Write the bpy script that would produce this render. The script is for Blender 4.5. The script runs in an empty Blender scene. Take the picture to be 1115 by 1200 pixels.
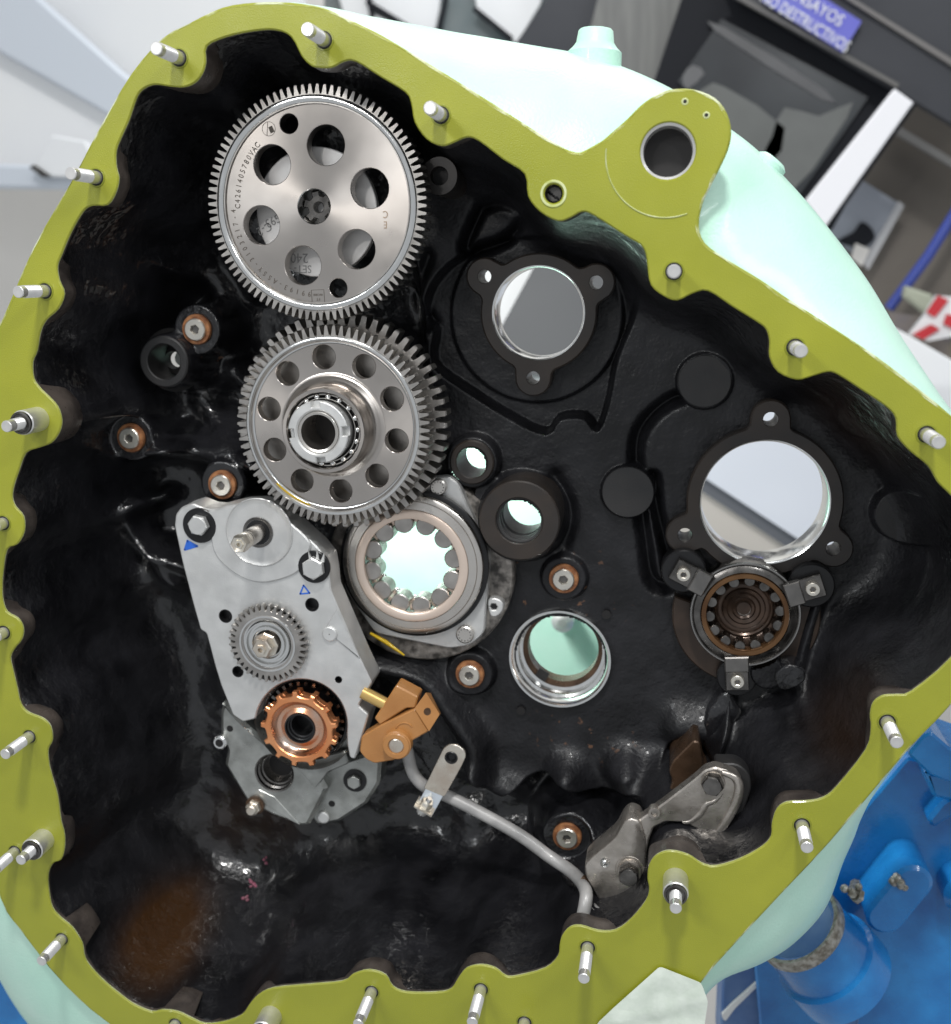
import bpy, bmesh, math, random
import numpy as np
from mathutils import Vector, Matrix
from mathutils.geometry import tessellate_polygon
random.seed(7)
S = bpy.context.scene
COL = S.collection
PI = math.pi

# ------------------------------------------------------------------ camera
# world axes: +Y runs into the gearbox along its shafts, +Z is up in the picture.
F, CX, CY, VX, VY, D = 1250.0, 557.5, 600.0, 790.0, 315.0, 1.3
_n = Vector((VX-CX, -(VY-CY), -F)).normalized()          # world Y seen from the camera
_z = (Vector((0,1,0)) - _n*_n.y).normalized()
_x = _n.cross(_z)
CAMROT = Matrix((_x, _n, _z))                             # camera -> world
CAM = Vector((0, -D, 0))
cam = bpy.data.cameras.new('camera'); co = bpy.data.objects.new('camera', cam); COL.objects.link(co)
m4 = CAMROT.to_4x4(); m4.translation = CAM
co.matrix_world = m4
cam.sensor_fit = 'VERTICAL'; cam.sensor_height = 36; cam.lens = F/1200*36
cam.clip_start = 0.05; cam.clip_end = 60
cam.dof.use_dof = True; cam.dof.focus_distance = 1.42; cam.dof.aperture_fstop = 37.5/1000/0.0125
S.camera = co

# ------------------------------------------------------------------ light
w = bpy.data.worlds.new('World'); S.world = w; w.use_nodes = True
bgn = w.node_tree.nodes['Background']; bgn.inputs[0].default_value = (0.92, 0.96, 1.0, 1); bgn.inputs[1].default_value = 0.50
S.view_settings.view_transform = 'Standard'; S.view_settings.look = 'None'; S.view_settings.exposure = 0.0; S.view_settings.gamma = 1
def lamp(name, loc, target, sx, sy, power, col=(1,1,1)):
    l = bpy.data.lights.new(name, 'AREA'); l.shape = 'RECTANGLE'; l.size = sx; l.size_y = sy; l.energy = power; l.color = col
    o = bpy.data.objects.new(name, l); COL.objects.link(o); o.location = loc
    o.rotation_euler = (Vector(target)-Vector(loc)).to_track_quat('-Z', 'Y').to_euler(); return o
lamp('area_lamp', (0.1,-2.1,3.2), (-0.2,0.1,-0.3), 0.45, 0.30, 108, (1,0.99,0.97))
lamp('area_lamp', (-1.8,-2.6,1.7), (-0.3,0.2,-0.2), 1.1, 0.28, 25, (0.95,0.98,1))  # unseen strip set forward to put broad highlights deep in the casting
lamp('area_lamp', (2.4,-1.8,2.4), (-0.2,0.1,-0.3), 1.6, 0.22, 30, (0.95,0.98,1))
lamp('area_lamp', (0.3,2.3,3.4), (0.1,3.4,-0.4), 2.6, 0.5, 75, (0.96,0.99,1))

lamp('highlight_lamp', (-0.9,-2.0,0.9), (-0.3,0.2,-0.1), 0.14, 0.09, 6, (1,0.98,0.95))  # unseen small lamp added for crisp highlights on the black paint
lamp('highlight_lamp', (1.0,-2.2,1.5), (0.0,0.2,-0.3), 0.14, 0.09, 6, (0.97,0.99,1))  # second unseen lamp added for highlights, from the right
# ------------------------------------------------------------------ pixel of the photograph <-> point on a plane Y = const
def at(px, py, Y=0.0):
    r = CAMROT @ Vector((px-CX, -(py-CY), -F))
    return CAM + r*((Y+D)/r.y)
def sc(px, py, Y=0.0):
    a = at(px-.5,py,Y); b = at(px+.5,py,Y); c = at(px,py-.5,Y); d = at(px,py+.5,Y)
    u = b-a; v = c-d
    return math.sqrt(abs(u.x*v.z-u.z*v.x))
def pts(lst, Y): return [at(x,y,Y) for x,y in lst]
def xz(lst, Y): return [(p.x,p.z) for p in pts(lst,Y)]

# ------------------------------------------------------------------ mesh builder
class MB:
    def __init__(s): s.v=[]; s.f=[]
    def add(s, v, f):
        b=len(s.v); s.v += [tuple(p) for p in v]; s.f += [tuple(i+b for i in q) for q in f]
    def lathe(s, prof, o, axis=(0,1,0), seg=64, a0=0.0, close=False):
        ax = Vector(axis).normalized(); t = Vector((0,0,1)) if abs(ax.z)<.9 else Vector((1,0,0))
        u = ax.cross(t).normalized(); w_ = u.cross(ax)
        o = Vector(o); v=[]; f=[]; n=len(prof)
        for r,y in prof:
            for k in range(seg):
                a=a0+2*PI*k/seg; v.append(o+ax*y+(u*math.cos(a)+w_*math.sin(a))*r)
        m = n if close else n-1
        for i in range(m):
            j=(i+1)%n
            for k in range(seg):
                l=(k+1)%seg; f.append((i*seg+k,i*seg+l,j*seg+l,j*seg+k))
        s.add(v,f)
    def disc(s, r, o, axis=(0,1,0), seg=48, a0=0.0):
        b=MB(); b.lathe([(r,0)],o,axis,seg,a0); s.add(b.v,[tuple(range(seg))])
    def solid(s, prof, o, axis=(0,1,0), seg=48, a0=0.0):   # lathe closed by a disc at both ends
        s.lathe(prof,o,axis,seg,a0)
        ax=Vector(axis).normalized()
        for r,y in (prof[0],prof[-1]): s.disc(r, Vector(o)+ax*y, axis, seg, a0)
    def prism(s, poly, y0, y1, b=0.0, holes=(), hb=None, back=True, hy1=None):   # poly: (x,z) list; front at y0
        hb = b if hb is None else hb
        def off(p, d):
            n=len(p); area=sum(p[i][0]*p[(i+1)%n][1]-p[(i+1)%n][0]*p[i][1] for i in range(n)); sg=1 if area>0 else -1
            out=[]
            for i in range(n):
                ax,az=p[i-1]; cx,cz=p[(i+1)%n]; bx,bz=p[i]
                e1=Vector((bx-ax,bz-az)); e2=Vector((cx-bx,cz-bz))
                if e1.length<1e-9 or e2.length<1e-9: out.append(p[i]); continue
                e1.normalize(); e2.normalize()
                nn=Vector((-(e1.y+e2.y), e1.x+e2.x)); 
                if nn.length<1e-6: out.append(p[i]); continue
                nn.normalize(); c=max(.45, nn.dot(Vector((-e1.y,e1.x))))
                out.append((bx+sg*nn.x*d/c, bz+sg*nn.y*d/c))
            return out
        loops=[(list(poly), off(poly,b) if b else list(poly), b)]
        for h in holes: loops.append((list(h), off(h,-hb) if hb else list(h), hb))
        Y1_=y1; base=len(s.v); fr=[]; idx=[]
        for li,(full,ins,bb) in enumerate(loops):
            n=len(full); i0=len(s.v); y1=(hy1 if (hy1 is not None and li==1) else Y1_)
            s.v += [(x,y0,z) for x,z in ins]
            if bb: s.v += [(x,y0+bb,z) for x,z in full]
            s.v += [(x,y1,z) for x,z in full]
            rows = 3 if bb else 2
            for r in range(rows-1):
                for k in range(n):
                    l=(k+1)%n; s.f.append((i0+r*n+k,i0+r*n+l,i0+(r+1)*n+l,i0+(r+1)*n+k))
            fr.append([Vector((x,z,0)) for x,z in ins]); idx.append((i0,n,rows))
        flat=[i0+k for i0,n,_ in idx for k in range(n)]
        fb=[i0+(rows-1)*n+k for i0,n,rows in idx for k in range(n)]
        for t in tessellate_polygon(fr):
            s.f.append(tuple(flat[i] for i in t))
            if back: s.f.append(tuple(fb[i] for i in t))
    def tube(s, path, r, seg=16):
        path=[Vector(p) for p in path]; n=len(path); v=[]; f=[]; u=None
        for i,p in enumerate(path):
            t=(path[min(i+1,n-1)]-path[max(i-1,0)]).normalized()
            if u is None: u=t.cross(Vector((0,0,1))).normalized()
            u=(u-t*u.dot(t)).normalized(); w_=t.cross(u); rr=r[i] if isinstance(r,(list,tuple)) else r
            for k in range(seg):
                a=2*PI*k/seg; v.append(p+(u*math.cos(a)+w_*math.sin(a))*rr)
        for i in range(n-1):
            for k in range(seg):
                l=(k+1)%seg; f.append((i*seg+k,i*seg+l,(i+1)*seg+l,(i+1)*seg+k))
        f.append(tuple(range(seg))); f.append(tuple((n-1)*seg+k for k in range(seg)))
        s.add(v,f)
    def hexa(s, r, h, o, axis=(0,-1,0), a0=0.3, ch=0.12, n=6):   # hexagon bolt head with domed top
        s.solid([(r,0),(r,h*(1-ch*1.2)),(r*.88,h)],o,axis,n,a0)
        s.solid([(r*.84,h*.98),(r*.80,h*1.03)],o,axis,24)
    def ball(s, c, r, a=10, b=16):
        s.lathe([(r*math.sin(PI*i/a)+1e-5, -r*math.cos(PI*i/a)) for i in range(a+1)], c, (0,1,0), b)
    def box(s, c, ex, ey, ez, hx, hy, hz, b=0.0):
        c=Vector(c); ex=Vector(ex).normalized(); ey=Vector(ey).normalized(); ez=Vector(ez).normalized()
        v=[]
        for k in (-1,1):
            for fx,fz in ((-1,-1),(1,-1),(1,1),(-1,1)): v.append(c+ex*hx*fx+ez*hz*fz+ey*hy*k)
        if not b: s.add(v,[(0,1,2,3),(4,5,6,7),(0,1,5,4),(1,2,6,5),(2,3,7,6),(3,0,4,7)]); return
        v=[];
        for fx,fz in ((-1,-1),(1,-1),(1,1),(-1,1)): v.append(c+ex*(hx-b)*fx+ez*(hz-b)*fz-ey*hy)
        for fx,fz in ((-1,-1),(1,-1),(1,1),(-1,1)): v.append(c+ex*hx*fx+ez*hz*fz-ey*(hy-b))
        for fx,fz in ((-1,-1),(1,-1),(1,1),(-1,1)): v.append(c+ex*hx*fx+ez*hz*fz+ey*hy)
        f=[(0,1,2,3),(8,9,10,11)]
        for r in (0,4):
            for k in range(4): l=(k+1)%4; f.append((r+k,r+l,r+4+l,r+4+k))
        s.add(v,f)
    def build(s, name, mat, parent=None, ang=38, smooth=True, recalc=True):
        me=bpy.data.meshes.new(name); me.from_pydata(s.v,[],s.f); me.update()
        if recalc:
            bm=bmesh.new(); bm.from_mesh(me); bmesh.ops.recalc_face_normals(bm,faces=bm.faces); bm.to_mesh(me); bm.free()
        if smooth:
            me.polygons.foreach_set('use_smooth',[True]*len(me.polygons)); me.set_sharp_from_angle(angle=math.radians(ang))
        me.materials.append(mat)
        o=bpy.data.objects.new(name,me); COL.objects.link(o)
        if parent is not None: attach(o,parent)
        return o
def wm(o):
    m=Matrix.Translation(o.location) @ o.rotation_euler.to_matrix().to_4x4()
    return (wm(o.parent) @ o.matrix_parent_inverse @ m) if o.parent else m
def attach(o,parent):
    inv = wm(parent).inverted(); o.parent=parent; o.matrix_parent_inverse=inv
def thing(name,label,cat,loc=(0,0,0),group=None):
    o=bpy.data.objects.new(name,None); COL.objects.link(o); o.location=loc; o.empty_display_size=.02
    o['label']=label; o['category']=cat
    if group: o['group']=group
    return o
def tag(o,label,cat,group=None):
    o['label']=label; o['category']=cat
    if group: o['group']=group
    return o
def struct(o): o['kind']='structure'; return o
def dup(root,loc=None,label=None):
    r=root.copy(); COL.objects.link(r)
    if loc is not None: r.location=loc
    if label: r['label']=label
    for ch in root.children:
        c=ch.copy(); COL.objects.link(c); c.parent=r
        for g in ch.children:
            d=g.copy(); COL.objects.link(d); d.parent=c
    return r
def smooth_loop(p, n=4):
    out=[]; m=len(p)
    for i in range(m):
        a,b,c,d=[Vector(p[(i+k)%m]) for k in (-1,0,1,2)]
        for k in range(n):
            t=k/n; out.append(tuple(0.5*((2*b)+(c-a)*t+(2*a-5*b+4*c-d)*t*t+(3*b-a-3*c+d)*t**3)))
    return out
def smooth_path(p,n=6):
    out=[]; m=len(p)
    for i in range(m-1):
        a,b,c,d=[Vector(p[min(max(i+k,0),m-1)]) for k in (-1,0,1,2)]
        for k in range(n):
            t=k/n; out.append(0.5*((2*b)+(c-a)*t+(2*a-5*b+4*c-d)*t*t+(3*b-a-3*c+d)*t**3))
    out.append(Vector(p[-1])); return out
def round_poly(p, r, n=4):          # round the corners of an (x,z) polygon
    out=[]; m=len(p)
    for i in range(m):
        b=Vector(p[i]); a=Vector(p[i-1]); c=Vector(p[(i+1)%m])
        d1=a-b; d2=c-b; k=min(r,d1.length*.45,d2.length*.45); s_=b+d1.normalized()*k; e=b+d2.normalized()*k
        for j in range(n+1):
            t=j/n; out.append(tuple(s_*(1-t)**2+b*2*t*(1-t)+e*t*t))
    return out
def circ(c, r, n=40, a0=0): return [(c[0]+r*math.cos(a0+2*PI*k/n), c[1]+r*math.sin(a0+2*PI*k/n)) for k in range(n)]

# ------------------------------------------------------------------ materials
def mat(name, col, rough=.5, metal=0.0, col2=None, cscale=20, bump=0.0, bscale=200, rvar=0.0, coat=0.0, aniso=0.0, spec=.5, detail=4, stretch=None, contrast=(.35,.65)):
    m=bpy.data.materials.new(name); m.use_nodes=True; nt=m.node_tree; N=nt.nodes; L=nt.links
    b=N['Principled BSDF']; b.inputs['Base Color'].default_value=(*col,1); b.inputs['Roughness'].default_value=rough; b.inputs['Metallic'].default_value=metal
    b.inputs['Coat Weight'].default_value=coat; b.inputs['Coat Roughness'].default_value=.08; b.inputs['Specular IOR Level'].default_value=spec
    tc=N.new('ShaderNodeTexCoord'); vec=tc.outputs['Object']
    if stretch:
        mp=N.new('ShaderNodeMapping'); mp.inputs['Scale'].default_value=stretch; L.new(vec,mp.inputs[0]); vec=mp.outputs[0]
    def noise(sca,det=detail):
        n=N.new('ShaderNodeTexNoise'); n.inputs['Scale'].default_value=sca; n.inputs['Detail'].default_value=det; L.new(vec,n.inputs['Vector']); return n.outputs['Fac']
    if col2:
        r=N.new('ShaderNodeValToRGB'); r.color_ramp.elements[0].position=contrast[0]; r.color_ramp.elements[1].position=contrast[1]
        r.color_ramp.elements[0].color=(*col,1); r.color_ramp.elements[1].color=(*col2,1)
        L.new(noise(cscale),r.inputs[0]); L.new(r.outputs[0],b.inputs['Base Color'])
    if rvar:
        mr=N.new('ShaderNodeMapRange'); mr.inputs['From Min'].default_value=.3; mr.inputs['From Max'].default_value=.7
        mr.inputs['To Min'].default_value=max(.02,rough-rvar); mr.inputs['To Max'].default_value=min(1,rough+rvar)
        L.new(noise(cscale*2.3),mr.inputs[0]); L.new(mr.outputs[0],b.inputs['Roughness'])
    if bump:
        bu=N.new('ShaderNodeBump'); bu.inputs['Strength'].default_value=bump; bu.inputs['Distance'].default_value=.001
        L.new(noise(bscale,2),bu.inputs['Height']); L.new(bu.outputs[0],b.inputs['Normal'])
    if aniso:
        b.inputs['Anisotropic'].default_value=aniso
        t=N.new('ShaderNodeTangent'); t.direction_type='RADIAL'; t.axis='Y'; L.new(t.outputs[0],b.inputs['Tangent'])
    return m
M={}
M['lime']=mat('lime_paint',(.255,.272,.020),.38,col2=(.335,.345,.026),cscale=6,detail=9,bump=.4,bscale=650,rvar=.10,coat=.15,contrast=(.28,.72))
M['lime_edge']=mat('chipped_lime_edge',(.45,.50,.16),.45,col2=(.62,.66,.40),cscale=60)
M['lime_dark']=mat('lime_paint_in_countersink',(.22,.24,.016),.3,coat=.3)
M['rim']=mat('black_brown_rim_paint',(.040,.033,.030),.34,col2=(.085,.070,.060),cscale=30,bump=.4,bscale=260,rvar=.1)
M['seat']=mat('machined_dark_face',(.020,.0175,.0165),.40,.1,col2=(.033,.025,.020),cscale=14,bump=.12,bscale=500,rvar=.08)
M['brown']=mat('oiled_brown_metal',(.060,.036,.022),.30,.5,col2=(.12,.07,.042),cscale=22,bump=.2,bscale=300,rvar=.1)
M['blackface']=mat('matt_black_face',(.015,.015,.016),.5,col2=(.022,.021,.021),cscale=25,bump=.2,bscale=400)
M['steel']=mat('machined_steel',(.60,.56,.52),.30,1,col2=(.68,.65,.61),cscale=12,bump=.06,bscale=700,rvar=.06)
M['steel_aniso']=mat('turned_steel_face',(.455,.42,.39),.31,1,col2=(.54,.50,.465),cscale=9,rvar=.05,aniso=.75)
M['teeth']=mat('gear_tooth_steel',(.36,.34,.32),.36,1,col2=(.52,.495,.465),cscale=30,bump=.1,bscale=500,rvar=.08)
M['chrome']=mat('polished_bore_steel',(.74,.74,.73),.16,1,rvar=.06,cscale=20)
M['stud']=mat('plated_stud_steel',(.80,.79,.77),.32,.72,col2=(.68,.67,.66),cscale=60,bump=.05,bscale=900)
M['darksteel']=mat('dark_oiled_steel',(.10,.095,.09),.28,1,col2=(.20,.19,.18),cscale=40,rvar=.1)
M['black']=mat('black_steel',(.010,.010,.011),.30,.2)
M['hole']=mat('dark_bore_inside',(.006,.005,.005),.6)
M['alu']=mat('cast_aluminium',(.60,.60,.59),.45,.7,col2=(.70,.70,.69),cscale=25,bump=.25,bscale=500,rvar=.1)
M['alu_dark']=mat('grey_oiled_aluminium',(.27,.275,.26),.34,.75,col2=(.44,.45,.43),cscale=30,bump=.3,bscale=300,rvar=.1)
M['worn']=mat('worn_painted_casting',(.06,.055,.05),.45,.3,col2=(.36,.33,.30),cscale=70,bump=.6,bscale=200)
M['cream']=mat('bronze_cage_face',(.80,.64,.53),.34,.75,col2=(.86,.72,.62),cscale=12)
M['copper']=mat('copper_coated_steel',(.80,.30,.12),.30,.85,col2=(.88,.40,.19),cscale=20,rvar=.08)
M['copper_worn']=mat('worn_copper_dish',(.74,.36,.20),.24,1,col2=(.70,.58,.50),cscale=25,rvar=.08)
M['tan']=mat('tan_nylon',(.36,.155,.042),.30,col2=(.44,.205,.065),cscale=18,bump=.15,bscale=300,coat=.25,rvar=.08)
M['brass']=mat('brass_rod',(.62,.42,.15),.32,.6)
M['pipe']=mat('grey_painted_pipe',(.27,.265,.26),.38,.1,col2=(.40,.39,.38),cscale=30,bump=.2,bscale=500,coat=.2)
M['zinc']=mat('zinc_plate',(.74,.70,.62),.32,.9,col2=(.58,.50,.42),cscale=35,rvar=.08)
M['armsteel']=mat('forged_arm_steel',(.36,.33,.295),.33,.85,col2=(.52,.48,.44),cscale=35,bump=.3,bscale=220,rvar=.1)
M['rust']=mat('rusty_copper_washer',(.16,.055,.022),.48,.3,col2=(.42,.19,.08),cscale=90,bump=.5,bscale=500)
M['plug']=mat('plated_screw_head',(.66,.63,.57),.30,.9,col2=(.78,.74,.66),cscale=70)
M['ink_blue']=mat('blue_marker_ink',(.02,.12,.55),.5)
M['ink']=mat('etched_letters',(.10,.085,.07),.6,.3)
M['ink_grey']=mat('etched_grey_letters',(.30,.30,.30),.6)
M['plate']=mat('pale_steel_disc',(.70,.69,.68),.45,.35,bump=.1,bscale=600)
M['yellow_oil']=mat('yellow_oil',(.55,.36,.01),.12,.0,coat=.6)
M['mint']=mat('mint_paint',(.50,.80,.66),.42,col2=(.57,.84,.71),cscale=9,detail=8,bump=.5,bscale=260,coat=.12,rvar=.1)
M['blue']=mat('blue_machine_paint',(.004,.115,.36),.26,col2=(.016,.22,.56),cscale=9,detail=8,bump=.8,bscale=70,rvar=.1,coat=.3)
M['bluegrey']=mat('dusty_blue_paint',(.05,.12,.30),.5,col2=(.11,.19,.36),cscale=14)
M['scraped']=mat('scraped_bare_metal',(.16,.14,.11),.45,.6,col2=(.42,.40,.36),cscale=110,bump=1,bscale=200)
M['paper']=mat('masking_paper',(.60,.67,.58),.75,col2=(.70,.76,.68),cscale=45,bump=.9,bscale=60)
# casting paint: colour and gloss follow wear attributes stored on the mesh
def black_paint():
    m=mat('black_casting_paint',(.012,.012,.014),.2,spec=.35); nt=m.node_tree; N=nt.nodes; L=nt.links; b=N['Principled BSDF']
    tc=N.new('ShaderNodeTexCoord')
    a=N.new('ShaderNodeAttribute'); a.attribute_name='wear'; sep=N.new('ShaderNodeSeparateColor'); L.new(a.outputs['Color'],sep.inputs[0])
    n1=N.new('ShaderNodeTexNoise'); n1.inputs['Scale'].default_value=16; n1.inputs['Detail'].default_value=6; L.new(tc.outputs['Object'],n1.inputs['Vector'])
    r1=N.new('ShaderNodeValToRGB'); r1.color_ramp.elements[0].position=.35; r1.color_ramp.elements[1].position=.7
    r1.color_ramp.elements[0].color=(.005,.005,.006,1); r1.color_ramp.elements[1].color=(.016,.016,.0185,1); L.new(n1.outputs['Fac'],r1.inputs[0])
    def mix(fac,c1,c2):
        x=N.new('ShaderNodeMix'); x.data_type='RGBA'; L.new(fac,x.inputs['Factor']); L.new(c1,x.inputs[6]); x.inputs[7].default_value=(*c2,1); return x.outputs[2]
    c=mix(sep.outputs[0],r1.outputs[0],(.050,.020,.004))            # brown oil film
    n2=N.new('ShaderNodeTexNoise'); n2.inputs['Scale'].default_value=75; n2.inputs['Detail'].default_value=3; L.new(tc.outputs['Object'],n2.inputs['Vector'])
    mr=N.new('ShaderNodeMapRange'); mr.inputs['From Min'].default_value=.66; mr.inputs['From Max'].default_value=.72; L.new(n2.outputs['Fac'],mr.inputs[0])
    mu=N.new('ShaderNodeMath'); mu.operation='MULTIPLY'; L.new(mr.outputs[0],mu.inputs[0]); L.new(sep.outputs[2],mu.inputs[1])
    c=mix(mu.outputs[0],c,(.17,.085,.045))                            # rust chips
    L.new(c,b.inputs['Base Color'])
    m2=N.new('ShaderNodeMapRange'); m2.inputs['To Min'].default_value=.24; m2.inputs['To Max'].default_value=.44; L.new(sep.outputs[1],m2.inputs[0])
    L.new(m2.outputs[0],b.inputs['Roughness'])
    n3=N.new('ShaderNodeTexNoise'); n3.inputs['Scale'].default_value=230; n3.inputs['Detail'].default_value=3; L.new(tc.outputs['Object'],n3.inputs['Vector'])
    n4=N.new('ShaderNodeTexNoise'); n4.inputs['Scale'].default_value=45; n4.inputs['Detail'].default_value=2; L.new(tc.outputs['Object'],n4.inputs['Vector'])
    b1=N.new('ShaderNodeBump'); ms=N.new('ShaderNodeMapRange'); ms.inputs['To Min'].default_value=.5; ms.inputs['To Max'].default_value=.38; L.new(sep.outputs[1],ms.inputs[0]); L.new(ms.outputs[0],b1.inputs['Strength']); b1.inputs['Distance'].default_value=.0022; L.new(n3.outputs['Fac'],b1.inputs['Height'])
    b2=N.new('ShaderNodeBump'); L.new(ms.outputs[0],b2.inputs['Strength']); b2.inputs['Distance'].default_value=.007; L.new(n4.outputs['Fac'],b2.inputs['Height'])
    L.new(b2.outputs[0],b1.inputs['Normal']); L.new(b1.outputs[0],b.inputs['Normal'])
    mc=N.new('ShaderNodeMapRange'); mc.inputs['To Min'].default_value=.7; mc.inputs['To Max'].default_value=.0; L.new(sep.outputs[1],mc.inputs[0]); L.new(mc.outputs[0],b.inputs['Coat Weight'])
    b.inputs['Coat Roughness'].default_value=.09
    n5=N.new('ShaderNodeTexNoise'); n5.inputs['Scale'].default_value=26; n5.inputs['Detail'].default_value=2.5; L.new(tc.outputs['Object'],n5.inputs['Vector'])
    b3=N.new('ShaderNodeBump'); b3.inputs['Strength'].default_value=.7; b3.inputs['Distance'].default_value=.009; L.new(n5.outputs['Fac'],b3.inputs['Height']); L.new(b3.outputs[0],b.inputs['Coat Normal'])
    return m
M['paint']=black_paint()

# ------------------------------------------------------------------ writing
_tc={}
def glyphs(s,size):
    k=(s,size)
    if k not in _tc:
        cu=bpy.data.curves.new('t','FONT'); cu.body=s; cu.size=size; cu.extrude=.0002; cu.align_x='CENTER'; cu.align_y='CENTER'; cu.resolution_u=3
        o=bpy.data.objects.new('t',cu); COL.objects.link(o); bpy.context.view_layer.update()
        me=bpy.data.meshes.new_from_object(o.evaluated_get(bpy.context.evaluated_depsgraph_get()))
        _tc[k]=([tuple(v.co) for v in me.vertices],[tuple(p.vertices) for p in me.polygons])
        bpy.data.objects.remove(o); bpy.data.curves.remove(cu); bpy.data.meshes.remove(me)
    return _tc[k]
def put_text(mb, s, size, c, ang, sx=1.0):     # c: Vector on face; ang: turn in the picture plane (counter-clockwise)
    v,f=glyphs(s,size); ca,sa=math.cos(ang),math.sin(ang)
    mb.add([(c.x+x*sx*ca-y*sa, c.y-z, c.z+x*sx*sa+y*ca) for x,y,z in v], f)
# ================================================================== HOUSING
OUT=[(298,3),(260,9),(222,27),(190,45),(154,86),(118,147),(82,215),(39,290),(3,373),(-35,450),(-62,560),(-72,700),(-52,850),(-25,950),(0,1052),(25,1092),(75,1154),(125,1198),(200,1245),(330,1285),(500,1300),(660,1285),(760,1235),(822,1152),(850,1119),(912,1052),(973,987),(1061,883),(1115,826),(1160,760),(1190,680),(1195,610),(1165,535),(1113,486),(1074,454),(1027,418),(960,374),(923,350),(891,328),(850,303),(826,285),(819,265),(823,240),(832,220),(842,200),(853,176),(857,155),(852,133),(838,115),(813,105),(787,105),(768,112),(751,124),(735,140),(719,154),(706,165),(694,172),(682,178),(672,178),(654,170),(611,143),(561,111),(503,75),(450,43),(420,28),(403,20),(378,9),(340,3)]
INN=[(242,54),(265,43),(298,36),(323,35),(341,43),(353,65),(362,75),(371,79),(389,79),(403,72),(417,72),(446,90),(475,108),(482,122),(486,143),(500,163),(518,171),(532,167),(547,161),(561,165),(590,187),(615,204),(619,230),(633,248),(654,259),(669,255),(683,248),(697,253),(733,276),(751,287),(757,298),(759,312),(763,334),(778,347),(794,352),(812,344),(830,341),(858,359),(887,377),(898,386),(902,400),(902,418),(912,436),(934,445),(952,441),(970,436),(982,439),(1010,457),(1038,476),(1050,490),(1052,511),(1067,529),(1088,546),(1099,565),(1115,581),(1140,610),(1152,660),(1148,720),(1115,771),(1069,810),(1052,814),(1036,815),(1024,823),(1020,838),(1021,854),(1015,879),(982,921),(965,935),(944,939),(923,940),(911,948),(905,965),(904,980),(894,992),(869,1006),(840,1015),(823,1012),(807,1002),(786,997),(770,1002),(761,1014),(759,1030),(761,1042),(757,1056),(740,1077),(722,1090),(702,1091),(681,1085),(668,1087),(659,1097),(656,1108),(654,1121),(639,1135),(606,1144),(593,1144),(581,1135),(564,1131),(547,1135),(537,1147),(529,1159),(514,1163),(477,1163),(460,1156),(452,1143),(433,1137),(414,1142),(402,1150),(362,1154),(321,1158),(303,1166),(292,1178),(283,1190),(262,1198),(240,1200),(225,1194),(208,1186),(190,1184),(178,1186),(158,1178),(142,1167),(117,1146),(100,1125),(96,1106),(84,1087),(70,1075),(61,1064),(57,1046),(56,1025),(62,1012),(71,1008),(75,995),(75,978),(71,962),(67,933),(61,912),(57,896),(56,879),(61,868),(59,852),(50,842),(33,835),(24,825),(20,808),(15,787),(12,771),(17,760),(25,750),(27,737),(21,725),(8,717),(3,704),(2,690),(3,670),(8,644),(20,638),(28,623),(27,605),(18,594),(14,583),(16,569),(22,551),(30,531),(45,525),(60,519),(69,507),(72,493),(67,476),(55,463),(46,454),(39,443),(38,424),(43,411),(47,389),(54,375),(68,362),(75,344),(69,328),(67,312),(72,298),(83,272),(97,248),(108,241),(126,240),(136,224),(139,208),(136,195),(136,176),(143,158),(151,140),(160,114),(168,104),(181,99),(198,101),(215,102),(228,97),(237,86),(241,72)]
outer=smooth_loop(xz(OUT,0),3); inner=smooth_loop(xz(INN,0),3)
# (base pixel, kind) of each stud
STUDS=[((210,68),'n','plated stud at the upper left corner of the lime flange, beside a deep scallop'),
((380,47),'n','plated stud at the top of the lime flange, above the upper gear'),
((517,135),'n','plated stud on the flange right of the upper gear, left of the empty threaded hole'),
((113,208),'n','plated stud on the left flange, second below the corner, level with the upper gear'),
((53,341),'n','plated stud on the left flange, level with the bottom of the upper gear'),
((45,491),'s','stud standing in a thick steel sleeve on the big scallop at the left edge'),
((4,613),'n','stud cut by the left picture edge, level with the top of the aluminium pump body'),
((5,741),'n','stud cut by the left picture edge, level with the small gear on the pump'),
((35,863),'n','plated stud on the lower left flange, next above the sleeved stud'),
((52,983),'s','stud in a steel sleeve on the lower left flange, a short bare stud beside it'),
((18,998),'t','short bare stud just left of the sleeved stud on the lower left flange'),
((73,1100),'n','long plated stud on the lower left corner of the flange beside the pale mint edge'),
((206,1200),'t','stud at the bottom edge that only just shows, below the square block'),
((318,1190),'s','sleeved stud cut by the bottom picture edge, leftmost of the bottom row'),
((436,1162),'n','plated stud in the bottom row of the flange, straight below the clamp on the pipe'),
((564,1159),'n','plated stud in the bottom row, to the left of the one near the pipe end'),
((615,1198),'t','small stud at the very bottom edge between two taller studs'),
((689,1110),'n','plated stud on the bottom flange just below the end of the grey pipe'),
((792,1030),'s','sleeved stud on the lower right flange beside the forged arm bracket'),
((940,967),'n','plated stud on the lower right flange above the mint rounded casing corner'),
((1040,846),'n','plated stud on the right flange next to the corner of the blue machine'),
((932,407),'n','plated stud on the right flange above the large open bore'),
((1086,509),'n','plated stud at the right picture edge, beyond the large open bore'),
((790,318),'n','stud pointing straight at the viewer, just below the lifting eye')]
stud_xz=[Vector((at(p[0],p[1],0).x,at(p[0],p[1],0).z)) for p,_,_ in STUDS]+[Vector((at(649,227,0).x,at(649,227,0).z)), Vector((at(228,1178,0).x,at(228,1178,0).z)), Vector((at(88,1083,0).x,at(88,1083,0).z))]

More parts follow.
